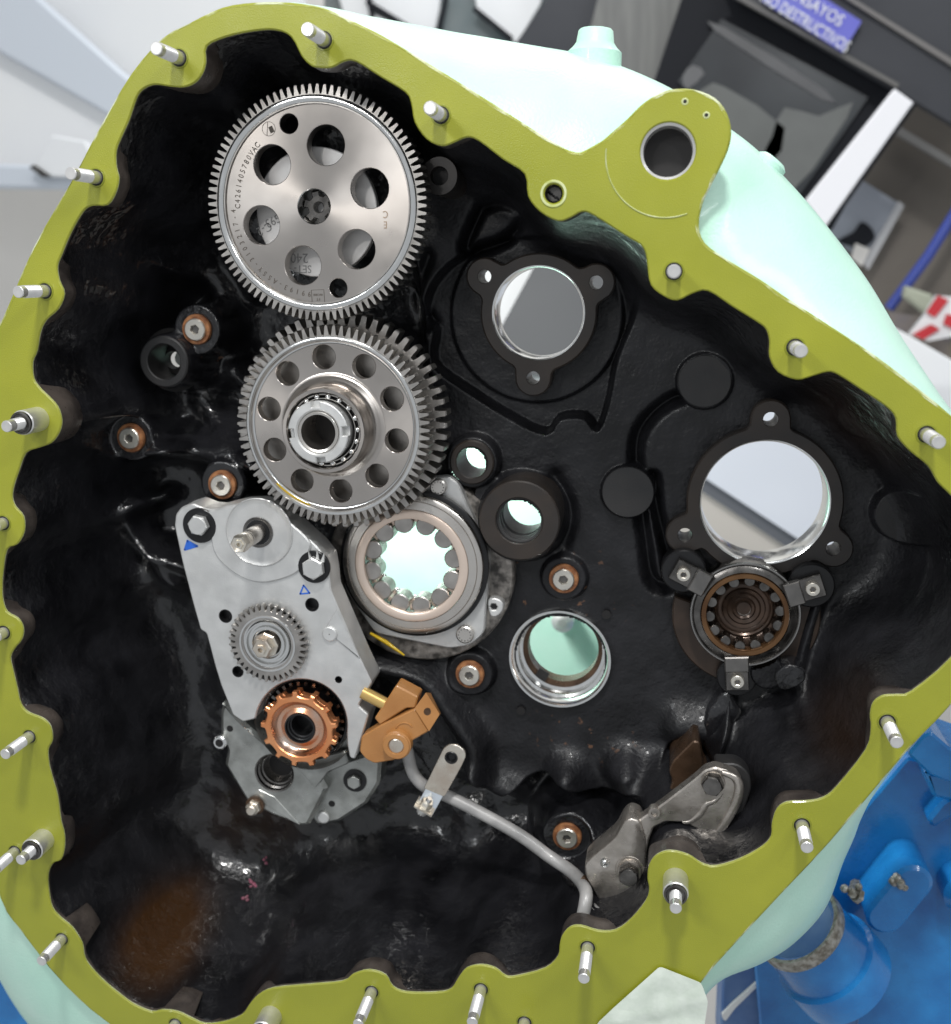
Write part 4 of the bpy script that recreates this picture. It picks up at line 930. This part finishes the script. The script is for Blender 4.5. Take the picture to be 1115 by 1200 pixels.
# fasteners of the lower casing
q=at(299,944,YL-.004); mb=MB(); mb.solid([(10.5*sl,.006),(10.5*sl,-.001),(9*sl,-.002)],q,seg=32); mb.build('washer',M['brown'],PB)
mb=MB(); mb.hexa(8.5*sl,.012,q,(0,-1,0),.3); mb.solid([(6*sl,-.011),(6*sl,-.017),(4.5*sl,-.019)],q,seg=24); mb.build('hex_bolt',M['zinc'],PB,ang=20)
q=at(259,869,.145); mb=MB(); mb.solid([(8*sl,.02),(8*sl,-.004),(6.5*sl,-.006)],q,seg=24); nb=mb.build('side_nut',M['chrome'],PB,ang=20)
mb=MB(); mb.disc(4.5*sl,q+Vector((0,-.0063,0)),seg=20); mb.build('nut_hole',M['hole'],nb)
q=at(416,915,YR-.002); mb=MB(); mb.solid([(13*sl,.004),(13*sl,-.0005)],q,seg=36); mb.build('washer',M['black'],PB)
mb=MB(); mb.hexa(8*sl,.007,q+Vector((0,-.0005,0)),(0,-1,0),.5); mb.build('hex_bolt',M['alu_dark'],PB,ang=20)
q=at(379,958,YR-.002); mb=MB(); mb.solid([(7*sl,.006),(7*sl,-.001),(5.5*sl,-.002)],q,seg=24); mb.build('plug',M['alu'],PB)
for p,Yq in (((389,942),YR-.0005),((269.6,854),YL-.0005)):
    q=at(*p,Yq); mb=MB(); mb.disc(3.7*sl,q,seg=16); mb.build('small_hole',M['hole'],PB)
# copper toothed wheel
CYW=.100; c=at(350,855.5,CYW); s=sc(350,855,CYW)
CW=thing('copper_wheel','copper coloured toothed wheel with thirteen small teeth at the foot of the pump','wheel',c)
mb=MB(); o=[]
for k in range(13):
    b=2*PI*k/13+.15; st_=2*PI/13
    for fr_,r in ((-.5,38.5),(-.30,38.8),(-.17,39.8),(-.12,44.2),(.12,44.2),(.17,39.8),(.30,38.8)):
        a=b+fr_*st_; o.append((c.x+r*s*math.cos(a),c.z+r*s*math.sin(a)))
mb.prism(o,CYW,CYW+.010,.0014,[circ((c.x,c.z),32*s,60)],hb=.0015); mb.build('toothed_ring',M['copper'],CW,ang=30)
o2=[(c.x+(x-c.x)*.955,c.z+(z-c.z)*.955) for x,z in o]
mb=MB(); mb.prism(o2,CYW+.0135,CYW+.026,.0014,[circ((c.x,c.z),30*s,60)]); mb.build('rear_toothed_ring',M['copper'],CW,ang=30)
mb=MB(); mb.lathe([(32*s,.0015),(30*s,.006),(28*s,.011),(25*s,.0135),(22*s,.012),(18.5*s,.008),(17.5*s,.0075)],c,seg=72); mb.build('dished_face',M['copper_worn'],CW,ang=60)
mb=MB(); mb.lathe([(18*s,.0085),(17.6*s,.005),(16*s,.0045),(15.6*s,.010),(14.2*s,.011),(14.0*s,.016),(12.5*s,.017),(12.3*s,.05)],c,seg=56); mb.disc(12.4*s,c+Vector((0,.04,0))); mb.build('hub_bore',M['black'],CW,ang=40)

# ================================================================== TAN FITTING
TY=.105
TF=thing('tan_lever','tan plastic lever block with a round bushing, clamped to a brass rod beside the pump','lever',at(464,850,TY))
mb=MB(); mb.prism(round_poly(pz([(424,863),(446,850),(486.7,830.5),(503,857),(483,868.5),(478,880),(462,891),(439,895),(429,890),(421.5,881)],TY),.004),TY,TY+.022,.0018); mb.build('lever_arm',M['tan'],TF,ang=30)
mb=MB(); mb.prism(round_poly(pz([(464.5,803),(490,816.5),(487,830),(476.5,830),(445.5,850),(439,842)],TY+.004),.003),TY+.004,TY+.034,.002); mb.build('upper_block',M['tan'],TF,ang=30)
# block standing proud with a slanted face
v=pts([(485.5,829.5),(499,812),(515,837),(503,857)],TY+.001); b0=pts([(490,816),(505,808),(518,835),(507,852)],TY+.03)
mb=MB(); 
fr4=pts([(486,830),(503,857)],TY-.002); bk=pts([(499.5,811.5),(515.5,837)],TY+.012); b3=pts([(494,822),(505,812),(517,836),(507,850)],TY+.034)
mb.add([fr4[0],fr4[1],bk[1],bk[0],b3[0],b3[3],b3[2],b3[1]],[(0,1,2,3),(4,5,6,7),(0,1,5,4),(1,2,6,5),(2,3,7,6),(3,0,4,7)]); sb=mb.build('slanted_block',M['tan'],TF)
q=at(500,838,TY+.002); nrm=((fr4[1]-fr4[0]).cross(bk[0]-fr4[0])).normalized(); 
if nrm.y>0: nrm=-nrm
cc=(fr4[0]+fr4[1]+bk[0]+bk[1])/4; mb=MB(); mb.lathe([(.0055,.0),(.005,.0008),(.0035,.0006),(.0030,-.0004)],cc,nrm,seg=24); mb.disc(.0032,cc+nrm*.0004,nrm); mb.build('slotted_pin',M['brown'],sb)
q=at(464,875,TY-.014); s=sc(464,875,TY-.014)
mb=MB(); mb.lathe([(16.5*s,.018),(16.5*s,.005),(15.0*s,.004),(15.4*s,.001),(14.5*s,0),(9.5*s,0),(8.8*s,.0012),(8.8*s,.004)],q,seg=48); bu=mb.build('bushing',M['tan'],TF,ang=40)
mb=MB(); mb.solid([(8.7*s,.006),(8.7*s,.002),(7.5*s,.0010)],q,seg=32); mb.build('bushing_pin',M['zinc'],bu)
mb=MB(); a_=[(p.x,p.y,p.z) for p in pts(apx(474,858,11,30,160,10),TY-.0003)]; mb.tube(a_,[.0004]+[.0012]*9+[.0004],8); mb.build('moulded_ridge',M['tan'],TF)
mb=MB(); a,b=at(425,811,TY+.014),at(452,825,TY+.014); mb.tube([a,b],7.2*s,24); mb.build('brass_rod',M['brass'],TF)

# ================================================================== GREY PIPE, STRAP
YP=.155
PP=thing('oil_pipe','thin grey painted pipe running diagonally from the tan lever to the forged arm','pipe',at(560,955,YP))
path=[(476,872,.155),(479,888,.155),(485,907,.155),(499,922,.155),(527,934,.155),(568,955,.150),(610,979,.145),(643,1003,.140),(668,1020,.122),(681,1033,.095),(687,1046,.068),(686,1060,.054),(683,1076,.048),(681,1096,.045)]
mb=MB(); mb.tube(smooth_path([at(a,b,y) for a,b,y in path],6),6.9*sc(560,955,YP),24); mb.build('pipe',M['pipe'],PP,ang=60)
q0,q1=at(681,1022,.128),at(692,1050,.128)
mb=MB(); mb.solid([(.0085,-.006),(.0085,.006),(.0075,.007)],at(686,1034,.090),(.8,-.4,-.3),seg=14); mb.build('ribbed_fitting',M['brown'],PP,ang=10)
mb=MB(); mb.tube([at(697,1080,.060),at(705,1062,.066)],.011,20); mb.tube([at(699,1075,.060),at(703,1067,.063)],.0135,20); mb.build('pipe_stub',M['pipe'],PP)
SY=.128
CS=thing('pipe_strap','bright bent metal strap with a nut and a screw holding the grey pipe','clamp',at(520,915,SY))
mb=MB(); q=at(529,888,SY); s=sc(520,910,SY)
so=[(485,940),(493,928),(520,877),(526,872.5),(536,873),(545,880),(546,887),(541,898),(510,956),(500,953)]
hq=circ((q.x,q.z),6.8*s,24)
mb.prism(round_poly(pz([(497,924),(520,877),(526,872.5),(536,873),(545,880),(546,887),(541,898),(521,934)],SY),.004),SY,SY+.004,.0006,[hq]); mb.build('strap_plate',M['zinc'],CS,ang=30)
mb=MB(); mb.lathe([(7.4*s,-.0005),(6.8*s,-.0012),(5.6*s,-.0008),(4*s,.002),(3.6*s,.006)],q,seg=28); mb.disc(3.8*s,q+Vector((0,.004,0)),seg=16); mb.build('strap_screw',M['black'],CS)
d=(at(492,957,SY)-at(519,910,SY)); d.y=0; d.normalize(); g=Vector((-d.z,0,d.x))
if g.x<0: g=-g
# bent leg: leans toward the viewer, then the shelf with nut and screw
A0=at(509,929,SY+.002); 
mb=MB(); mb.box(A0+d*.012+Vector((0,-.004,0)),g,Vector((d.x*.45,1,d.z*.45)),(d+Vector((0,-.35,0))),.0140,.0016,.0175,.0004); mb.build('bent_leg',mat('bright_zinc',(.80,.86,.92),.28,.9),CS)
E0=at(499,944,SY-.010)
ax=(-d+Vector((0,-.28,0))).normalized(); mb=MB(); mb.box(E0-ax*.002,g,ax,g.cross(ax),.0150,.0018,.0115,.0005); mb.build('shelf',M['zinc'],CS,ang=20)
mb=MB(); mb.solid([(.0095,.001),(.0095,.0085),(.0084,.010)],E0,ax,seg=6,a0=.3); mb.solid([(.0112,.0),(.0112,.0012)],E0,ax,seg=28); nt_=mb.build('nut',M['plug'],CS,ang=20)
mb=MB(); mb.lathe([(.0045,.005),(.0045,.016),(.0038,.018)],E0,ax,seg=20); mb.disc(.004,E0+ax*.0175,ax,seg=16); mb.build('screw_end',M['chrome'],nt_)
mb=MB(); v=[]
mb.solid([(.0105,-.004),(.0105,-.007)],E0,ax,seg=28); 
for k in range(12):
    a=2*PI*k/12; u_=ax.cross(Vector((0,0,1))).normalized(); w_=u_.cross(ax); cc=E0+(u_*math.cos(a)+w_*math.sin(a))*.0065-ax*.0115; mb.box(cc,(u_*math.cos(a)+w_*math.sin(a)),ax,(u_*-math.sin(a)+w_*math.cos(a)),.0016,.0045,.0011)
mb.solid([(.0068,-.007),(.0068,-.0155),(.006,-.0162)],E0,ax,seg=24); mb.build('knurled_head',M['stud'],CS,ang=25)

# ================================================================== FORGED ARM BRACKET
AY=.070
FA=thing('forged_arm','forged steel arm bracket with two hex bolts at the lower right of the opening','bracket',at(770,980,AY))
mb=MB(); mb.prism(smooth_loop(pz([(838,897),(850,895),(864,896),(875,904),(880,915),(879,930),(868,960),(858,985),(846,1000),(832,1001),(826,985),(845,950),(850,920)],AY+.030),3),AY+.030,AY+.060,.002); mb.build('gasket_block',M['blackface'],FA,ang=40)
q=at(834,915,AY)
arm=[(766,950),(780,940),(815,913),(826,903),(838,899),(852,903),(864,908),(870,918),(868,932),(855,962),(843,985),(834,993),(829,988),(818,972),(803,964),(780,963),(766,970),(760,987),(757,1005),(740,1010),(725,995),(735,968),(748,962)]
mb=MB(); mb.prism(round_poly(pz(arm,AY+.010),.004),AY+.010,AY+.030,.0022); mb.build('arm_web',M['armsteel'],FA,ang=40)
a_,b_=at(716,1072,AY+.026),at(758,1036,AY+.026); axd=(b_-a_).normalized(); LL=(b_-a_).length
mb=MB(); pr=[(.015,0)]
for k in range(6): y_=LL*(.12+.13*k); pr+=[(.0205,y_),(.0205,y_+LL*.085),(.0188,y_+LL*.09),(.0188,y_+LL*.125)]
pr+=[(.0205,LL*.92),(.017,LL)]
mb.solid(pr,a_,axd,seg=40); mb.build('ribbed_barrel',M['darksteel'],FA,ang=30)
# raised ridge around the upper bolt boss
rd=smooth_path([at(a,b,AY+.011) for a,b in ((846,905),(860,910),(866,920),(864,936),(854,957),(843,974),(834,986))],5)
mb=MB(); mb.tube(rd,[.004+.003*math.sin(PI*i/(len(rd)-1)) for i in range(len(rd))],14); mb.build('raised_ridge',M['armsteel'],FA,ang=60)
rd=smooth_path([at(a,b,AY+.012) for a,b in ((848,928),(838,938),(828,942),(822,952),(810,962),(800,963))],5)
mb=MB(); mb.tube(rd,[.002+.003*math.sin(PI*i/(len(rd)-1)) for i in range(len(rd))],14); mb.build('raised_ridge',M['armsteel'],FA,ang=60)
mb=MB(); mb.lathe([(17*.00102,.012),(16*.00102,.001),(15*.00102,-.001),(9*.00102,-.001)],at(836,918,AY+.008),seg=40); mb.build('bolt_boss',M['armsteel'],FA)
mb=MB(); mb.hexa(.0150,.015,at(836,917,AY+.006),(-.12,-1,0.05),.1); mb.build('hex_bolt',M['darksteel'],FA,ang=20)
bd=[(712,990),(722,981),(730,965),(738,958),(750,962),(757,985),(757,1008),(755,1030),(762,1035),(762,1047),(745,1069),(726,1078),(714,1072),(700,1052),(686,1026),(685,1014),(696,1003)]
mb=MB(); mb.prism(round_poly(pz(bd,AY+.004),.006),AY+.004,AY+.050,.003); mb.build('clamp_body',M['armsteel'],FA,ang=50)
q=at(738,1022,AY-.003); mb=MB(); mb.solid([(.0215,.046),(.0215,.008),(.0200,.006)],q,seg=48); mb.build('clamp_barrel',M['armsteel'],FA); mb=MB(); mb.lathe([(.0175,.012),(.0172,.001),(.0160,-.001),(.0130,-.001),(.0125,.002)],q,seg=40); mb.build('bolt_washer',M['armsteel'],FA)
mb=MB(); mb.hexa(.0150,.016,q+Vector((0,.000,0)),(-.05,-1,0.02),.45); hb3=mb.build('hex_bolt',M['darksteel'],FA,ang=20)
mb=MB(); 
for k in range(12): mb.disc(.0010,q+Vector((-.0007+.0085*math.cos(k*.5236),-.0158,.0085*math.sin(k*.5236))),seg=8)
mb.build('head_dots',M['plate'],hb3)
q=at(709,1010,AY+.003); mb=MB(); mb.lathe([(.0070,.002),(.0065,-.0008),(.0052,.0006)],q,(.3,-1,.2),seg=28); mb.ball(q,.0048,8,16); mb.build('set_screw',M['chrome'],FA)
q=at(767,953,AY+.006); mb=MB(); mb.lathe([(.0085,.012),(.0085,0),(.0078,-.001),(.0045,-.001),(.0040,.003)],q,seg=28); mb.disc(.0042,q+Vector((0,.002,0)),seg=6); mb.build('socket_screw_end',M['armsteel'],FA)
mb=MB(); put_text(mb,'3',.012,at(697,1028,AY+.0036),-.35); mb.build('cast_number',M['plug'],FA,smooth=False)

# ================================================================== BLUE MACHINE
BM=thing('blue_machine','blue painted machine casting with a scraped drum below the lime flange','machine',at(1040,1080,.4))
def bprism(lst,Y,Yb,m,name,b=.006,par=None,r=.006,ang=40):
    mb=MB(); mb.prism(round_poly(pz(lst,Y),r),Y,Yb,b); return mb.build(name,m,par or BM,ang=ang)
bprism([(1011,950),(1040,916),(1064,888),(1120,900),(1220,940),(1220,1320),(905,1320),(893,1230),(886,1150),(880,1090)],.42,.60,M['blue'],'casting_body',.004)
bprism([(1064,884),(1082,862),(1092,858),(1114,877),(1150,890),(1150,935),(1119,920),(1098,912),(1086,905)],.30,.42,M['blue'],'corner_lug',.004)
bprism([(1084,905),(1116,908),(1160,925),(1160,960),(1120,940),(1094,935)],.34,.42,M['blue'],'lug_rib',.006)
bprism([(1086,962),(1106,938),(1130,928),(1135,955),(1112,960),(1095,972)],.385,.42,M['blue'],'raised_rib',.006,r=.01)
pa=at(934,1083,.30); ax=Vector((.56,.22,-.80)).normalized(); L=.125; r=.074
mb=MB(); mb.lathe([(r*.80,.004),(r*.93,.0),(r*.97,.006),(r*.99,.020),(r*1.0,.03),(r*1.05,L*.62),(r*1.06,L*.66),(r*1.16,L*.68),(r*1.18,L*.76),(r*1.18,L*1.1)],pa,ax,seg=72); dr=mb.build('drum',M['blue'],BM,ang=35)
mb=MB(); mb.lathe([(r*.90,-.002),(r*.995,-.004),(r*1.015,.002),(r*1.01,.016),(r*.99,.020)],pa,ax,seg=64); mb.build('scraped_rim',M['scraped'],dr)
mb=MB(); mb.disc(r*.93,pa+ax*.004,ax,64); mb.build('drum_face',M['bluegrey'],dr)
# capsule lug with torn stub
def caps(p,q,r,n=14):
    d=Vector((q[0]-p[0],q[1]-p[1])); a=math.atan2(d.y,d.x); return [(p[0]+r*math.cos(a+PI/2+PI*k/n),p[1]+r*math.sin(a+PI/2+PI*k/n)) for k in range(n+1)]+[(q[0]+r*math.cos(a-PI/2+PI*k/n),q[1]+r*math.sin(a-PI/2+PI*k/n)) for k in range(n+1)]
a_,b_=at(1071,1036,.33),at(1038,1076,.33); mb=MB(); mb.prism(caps((a_.x,a_.z),(b_.x,b_.z),.030),.33,.43,.006); lg=mb.build('long_lug',M['blue'],BM)
q=at(1052,1037,.328)
mb=MB()
for k in range(9): mb.ball(q+Vector((random.uniform(-.012,.012),random.uniform(-.002,.006),random.uniform(-.013,.013))),random.uniform(.005,.009),6,8)
mb.build('torn_stub',M['scraped'],lg,ang=20)
q=at(1000,1047,.29); mb=MB(); mb.solid([(.009,.05),(.009,.0),(.006,-.006)],q,(.2,.8,-.2),seg=7); mb.solid([(.013,.012),(.012,.004)],q,(.8,.3,-.5),seg=6); mb.ball(q+Vector((-.012,.006,.004)),.007,6,8); mb.ball(q+Vector((.008,.0,.012)),.006,6,8); mb.build('broken_bolt',M['scraped'],BM,ang=15)
bprism([(1108,1045),(1122,1030),(1150,1040),(1150,1085),(1120,1078),(1108,1062)],.36,.42,M['blue'],'side_boss',.012,r=.015)
# lower left grey-blue casting of the same machine
bprism([(848,1122),(880,1122),(893,1150),(897,1260),(842,1260)],.45,.60,M['bluegrey'],'lower_casting',.004)
bprism([(845,1190),(858,1176),(892,1146),(894,1151),(862,1182),(850,1198)],.445,.46,M['plate'],'chalk_edge',.001)
bprism([(985,1180),(998,1155),(1010,1150),(1003,1260),(985,1260)],.37,.43,M['bluegrey'],'narrow_rib',.004)
# bottom left corner of the blue bench
bb=MB(); bb.prism(round_poly(pz([(-80,1120),(0,1130),(40,1185),(70,1260),(-80,1260)],.62),.01),.62,.75,.01); o=bb.build('blue_bench',M['blue']); tag(o,'blue painted bench corner showing at the bottom left behind the flange','bench')
# masking paper
def paper(lst,Y,lab,m='paper',sd=1):
    p=[Vector((x,z)) for x,z in round_poly(pz(lst,Y),.006,4)]
    c=sum(p,Vector((0,0)))/len(p); mb=MB(); rnd=random.Random(sd); v=[];f=[]; R_=8; n_=len(p)
    for i in range(R_+1):
        for q_ in p:
            w_=c+(q_-c)*(i/R_ if i else .02); v.append((w_.x,Y+.0018*math.sin(w_.x*95+w_.y*40+sd)+.0014*math.sin(w_.y*130-w_.x*50),w_.y))
    nf=len(v); v+=[(a,b+.0012,c_) for a,b,c_ in v]
    for o_ in (0,nf):
        for i in range(R_):
            for k in range(n_): l=(k+1)%n_; f.append((o_+i*n_+k,o_+i*n_+l,o_+(i+1)*n_+l,o_+(i+1)*n_+k))
        f.append(tuple(o_+k for k in range(n_)))
    for k in range(n_): l=(k+1)%n_; f.append((R_*n_+k,R_*n_+l,nf+R_*n_+l,nf+R_*n_+k))
    mb.add(v,f); o=mb.build('masking_paper',M[m],ang=60); tag(o,lab,'masking paper'); return o
paper([(700,1200),(716,1184),(773,1134),(822,1152),(830,1172),(826,1200),(818,1240),(690,1240)],-.006,'crinkled pale masking paper taped over the bottom edge of the lime flange',sd=2)

# ================================================================== WORKSHOP BEHIND
def bg(name,lst,Y,m,th=.03,b=0.0):
    mb=MB(); mb.prism(pz(lst,Y),Y,Y+th,b); return mb.build(name,m,ang=30)
def bgc(name,col,rough=.6,metal=0,**k): return mat(name,col,rough,metal,**k)
W1=bgc('grey_beige_wall_paint',(.70,.67,.63),col2=(.74,.71,.67),cscale=1.5)
W2=bgc('brown_grey_wall',(.115,.100,.085),col2=(.15,.13,.11),cscale=2.5)
WH=bgc('white_panel',(.84,.84,.84),.45,col2=(.78,.79,.81),cscale=1.2)
GB=bgc('blue_grey_beam',(.60,.64,.70),.5)
DG=bgc('dark_grey_panel',(.045,.047,.055),.6,col2=(.06,.062,.070),cscale=2,spec=.3)
BK=bgc('black_frame',(.008,.009,.013),.6,spec=.2)
OL=bgc('olive_grey_blind',(.15,.15,.145),.6,col2=(.20,.20,.19),cscale=6,stretch=(6,1,.6))
o=struct(bg('back_wall',[(-700,-700),(1900,-700),(1900,1900),(-700,1900)],4.2,W1))
# left: white canopy and beams
o=bg('white_canopy',[(-300,-260),(330,-260),(360,60),(240,175),(150,260),(70,222),(-300,150)],2.6,WH,.04); tag(o,'white canopy panel across the upper left of the background','canopy')
o=bg('canopy_beam',[(-60,-20),(35,-12),(140,82),(260,175),(232,205),(115,128),(-60,28)],2.5,GB,.03,.012); tag(o,'soft blue-grey beam slanting across the white canopy','beam')
o=bg('canopy_beam',[(-60,190),(40,193),(100,204),(100,222),(-60,220)],2.45,GB,.05,.012); tag(o,'blue-grey horizontal rail below the white canopy at the left edge','beam')
CB=thing('white_box','white box fitting under the canopy at the upper left','fixture',at(70,180,2.4))
mb=MB(); mb.prism(round_poly(pz([(38,196),(60,158),(100,165),(112,190),(95,208),(60,207)],2.4),.01),2.4,2.5,.006); mb.build('box',WH,CB)
mb=MB(); mb.prism(pz([(34,196),(40,193),(58,205),(50,208)],2.39),2.39,2.42); mb.build('bracket',M['darksteel'],CB)
# top middle: glazing with thin dark bars
GL=thing('glazed_partition','pale glazed partition with thin dark bars behind the top of the casing','window',at(500,20,3.0))
for lst in ([(380,-60),(424,-60),(433,18),(440,30),(405,22)],[(428,-60),(520,-60),(515,10),(508,42),(470,30),(438,8)],[(434,14),(470,32),(500,44),(470,60),(430,40)],[(548,-60),(650,-60),(633,5),(606,50),(575,30),(560,14)]):
    mb=MB(); mb.prism(pz(lst,3.0),3.0,3.02); mb.build('pane',WH,GL)
mb=MB(); mb.prism(pz([(380,-80),(700,-80),(640,90),(380,60)],3.04),3.04,3.08); mb.build('backing',bgc('teal_grey',(.12,.16,.17),col2=(.22,.24,.24),cscale=4),GL)
for a,b in (((425,-40),(437,22)),((430,2),(505,48)),((525,-10),(510,60)),((556,10),(600,46))):
    mb=MB(); mb.tube([at(*a,2.97),at(*b,2.97)],.010,8); mb.build('glazing_bar',BK,GL)
o=bg('dark_partition',[(640,-60),(800,-90),(780,60),(735,150),(600,120),(606,48),(640,0)],2.8,DG,.03); tag(o,'dark grey partition panel above the mint casing','partition')
o=bg('roller_blind',[(716,-60),(835,-60),(820,10),(772,110),(700,150),(680,80)],2.7,OL,.03); tag(o,'olive-grey vertical blind behind the mint filler boss','blind')
# window and lintel on the right
WN=thing('dark_window','black framed window with reflections above the lifting eye','window',at(900,110,2.5))
def part(name,lst,Y,m,th=.02,b=0.0,par=None):
    mb=MB(); mb.prism(pz(lst,Y),Y,Y+th,b); return mb.build(name,m,par,ang=30)
part('window_frame',[(822,-70),(900,-70),(930,-10),(1070,95),(1060,118),(975,270),(930,240),(760,120),(765,100)],2.5,BK,.05,0,WN)
part('glass',[(846,22),(1018,114),(935,232),(880,200),(795,95)],2.48,bgc('smoky_glass',(.018,.020,.024),.25,col2=(.035,.04,.045),cscale=3),.01,0,WN)
for lst,c_ in (([(838,36),(850,32),(968,106),(962,116)],(.20,.20,.21)),([(830,100),(850,102),(920,150),(900,195),(870,185),(820,120)],(.22,.23,.22)),([(920,126),(960,136),(1000,120),(975,165),(930,222),(895,190),(905,160)],(.26,.27,.26)),([(800,90),(812,76),(826,86),(806,104)],(.24,.24,.25))):
    c_=tuple(v*.38 for v in c_); mm=bgc('blurred_reflection',c_,.4,col2=tuple(v*1.35 for v in c_),cscale=5); mb=MB(); mb.prism(smooth_loop(pz(lst,2.475),2),2.475,2.479); mb.build('painted_reflection',mm,WN)  # window reflections painted as pale patches on the glass
LT=thing('dark_lintel','dark grey beam over the window carrying the blue sign','lintel',at(1000,60,2.4))
part('lintel_board',[(820,-120),(1000,-130),(1250,20),(1250,225),(1062,112),(860,-8)],2.40,DG,.05,0,LT)
part('lower_trim',[(852,-8),(1052,103),(1054,98),(856,-13)],2.38,bgc('trim_grey',(.12,.115,.11)),.02,0,LT)
part('upper_trim',[(975,-12),(1140,92),(1144,86),(984,-12)],2.38,bgc('trim_grey2',(.16,.15,.145)),.02,0,LT)
SN=thing('blue_sign','small blue sign with white capitals ENSAYOS NO DESTRUCTIVOS','sign',at(950,20,2.36))
pb4=[(894,1),(988,61),(1010,25),(917,-34)]
part('sign_board',pb4,2.36,bgc('sign_blue',(.10,.10,.52),.4,col2=(.17,.19,.60),cscale=2),.015,0,SN)
mb=MB(); a,b=at(893,6,2.35),at(985,61.5,2.35); an=math.atan2(b.z-a.z,b.x-a.x)
put_text(mb,'ENSAYOS',.048,at(957,8,2.352),an,.9); put_text(mb,'NO DESTRUCTIVOS',.048,at(944,26,2.352),an,.72)
mb.build('sign_lettering',WH,SN,smooth=False)
o=bg('white_post',[(1049,104),(1071,120),(967,267),(944,236)],2.3,bgc('white_post_paint',(.86,.85,.88),.4),.05,.004); tag(o,'bright white post slanting down from the dark lintel','post')
o=bg('black_edge',[(1071,120),(1075,122),(960,285),(955,280)],2.33,BK,.04); tag(o,'thin black strip along the right side of the white post','strip')
o=struct(bg('brown_wall',[(1060,100),(1400,300),(1400,560),(1150,700),(930,300),(975,262)],2.9,W2,.04))
o=bg('wall_rail',[(1040,150),(1048,144),(1140,200),(1160,222)],2.85,bgc('rail_grey',(.28,.27,.26)),.03); tag(o,'pale rail along the brown wall at the right edge','rail')
PF=thing('picture_frame','pale framed poster with a dark shape on the brown wall','poster',at(1010,240,2.8))
part('poster',[(1012,212),(1056,240),(1015,310),(970,275),(985,250)],2.8,bgc('poster_grey',(.24,.26,.30),col2=(.34,.36,.41),cscale=3),.01,0,PF)
part('frame_edge',[(1054,236),(1060,241),(1018,316),(1012,308)],2.78,bgc('frame_alu',(.42,.42,.43)),.03,0,PF)
mb=MB(); mb.prism(smooth_loop(pz([(982,282),(1000,272),(1010,260),(1022,268),(1025,280),(1012,290),(995,288)],2.785),3),2.785,2.79); mb.build('dark_shape',BK,PF)
part('lower_card',[(1003,285),(1020,292),(1010,312),(998,302)],2.775,W1,.01,0,PF)
mb=MB(); mb.tube([at(1135,225,2.7),at(1088,300,2.7),at(1042,362,2.7)],.018,12); o=mb.build('blue_pole',bgc('pole_blue',(.035,.06,.30),.4)); tag(o,'slim blue pole leaning in front of the brown wall','pole')
o=bg('pale_box',[(1062,335),(1092,345),(1100,362),(1085,368),(1060,348)],2.6,bgc('pale_green',(.40,.42,.33)),.05,.01); tag(o,'pale greenish box in front of the brown wall below the blue pole','box')
TP=thing('warning_tape','crumpled red and white warning tape at the right edge','tape',at(1095,370,2.5))
part('white_strip',[(1098,346),(1140,350),(1130,392),(1088,400),(1066,392),(1085,368)],2.5,WH,.03,0,TP)
RD=bgc('tape_red',(.55,.03,.04),.4)
for lst in ([(1100,346),(1112,352),(1096,372),(1086,366)],[(1070,392),(1082,398),(1102,386),(1092,380)],[(1110,368),(1125,372),(1120,386),(1106,380)]):
    part('red_stripe',lst,2.485,RD,.01,0,TP)
o=bg('floor_clutter',[(1040,365),(1085,372),(1130,395),(1200,470),(1120,440),(1050,400)],2.65,bgc('clutter',(.13,.12,.15),col2=(.24,.20,.15),cscale=8),.05); tag(o,'blurred dull clutter between the brown wall and the white table','clutter')
o=bg('white_table',[(1040,380),(1060,390),(1200,470),(1260,560),(1180,620),(1080,480)],2.2,WH,.05,.004); tag(o,'white table top showing beyond the mint casing at the right edge','table')
# seen through the bores
o=bg('dark_cabinet',[(638,290),(720,290),(720,440),(560,440),(588,382)],1.75,bgc('cabinet_grey',(.085,.085,.090),.5),.06,.004); tag(o,'dark grey cabinet seen through the upper three lobed bore','cabinet')
o=bg('white_cupboard',[(540,280),(720,280),(720,460),(540,460)],1.9,WH,.06); tag(o,'white cupboard front seen beside the dark cabinet through the upper bore','cupboard')
WC=thing('white_partition','white wall panel with a dark stripe seen through the large open bore','partition',at(900,590,1.75))
part('upper_panel',[(780,440),(1030,440),(1030,700),(936,632),(829,562),(780,535)],1.75,bgc('bluish_white_panel',(.60,.62,.68)),.03,0,WC)
part('dark_stripe',[(780,533),(829,560),(936,632),(1030,700),(1030,725),(920,640),(826,578),(780,550)],1.77,bgc('stripe_grey',(.10,.105,.12)),.03,0,WC)
part('lower_panel',[(780,548),(826,576),(921,639),(1030,718),(1030,760),(780,760)],1.79,bgc('cream_panel',(.50,.46,.42)),.03,0,WC)
# mint gearbox half standing behind, seen through the small bores
MH=thing('mint_cover','mint painted cover seen through the roller bearing and the stepped bore','cover',at(570,700,.75))
mb=MB(); q=at(570,690,.75); R_=.30
mb.prism(round_poly(pz([(400,520),(560,470),(640,520),(735,600),(745,820),(640,870),(430,800)],.75),.05),.75,.85,.02); mc=mb.build('cover_plate',M['mint'],MH)
q=at(659,730,.70); mb=MB(); mb.solid([(.022,.06),(.022,.006),(.016,.0),(.008,-.002)],q,seg=32); mb.build('cover_bolt',M['alu'],MH)
lamp('cover_fill_lamp',(-.62,.50,-.05),(-.36,.75,-.62),.4,.10,14,(.97,1,.99))  # unseen fill lamp added to brighten the mint cover behind the bores
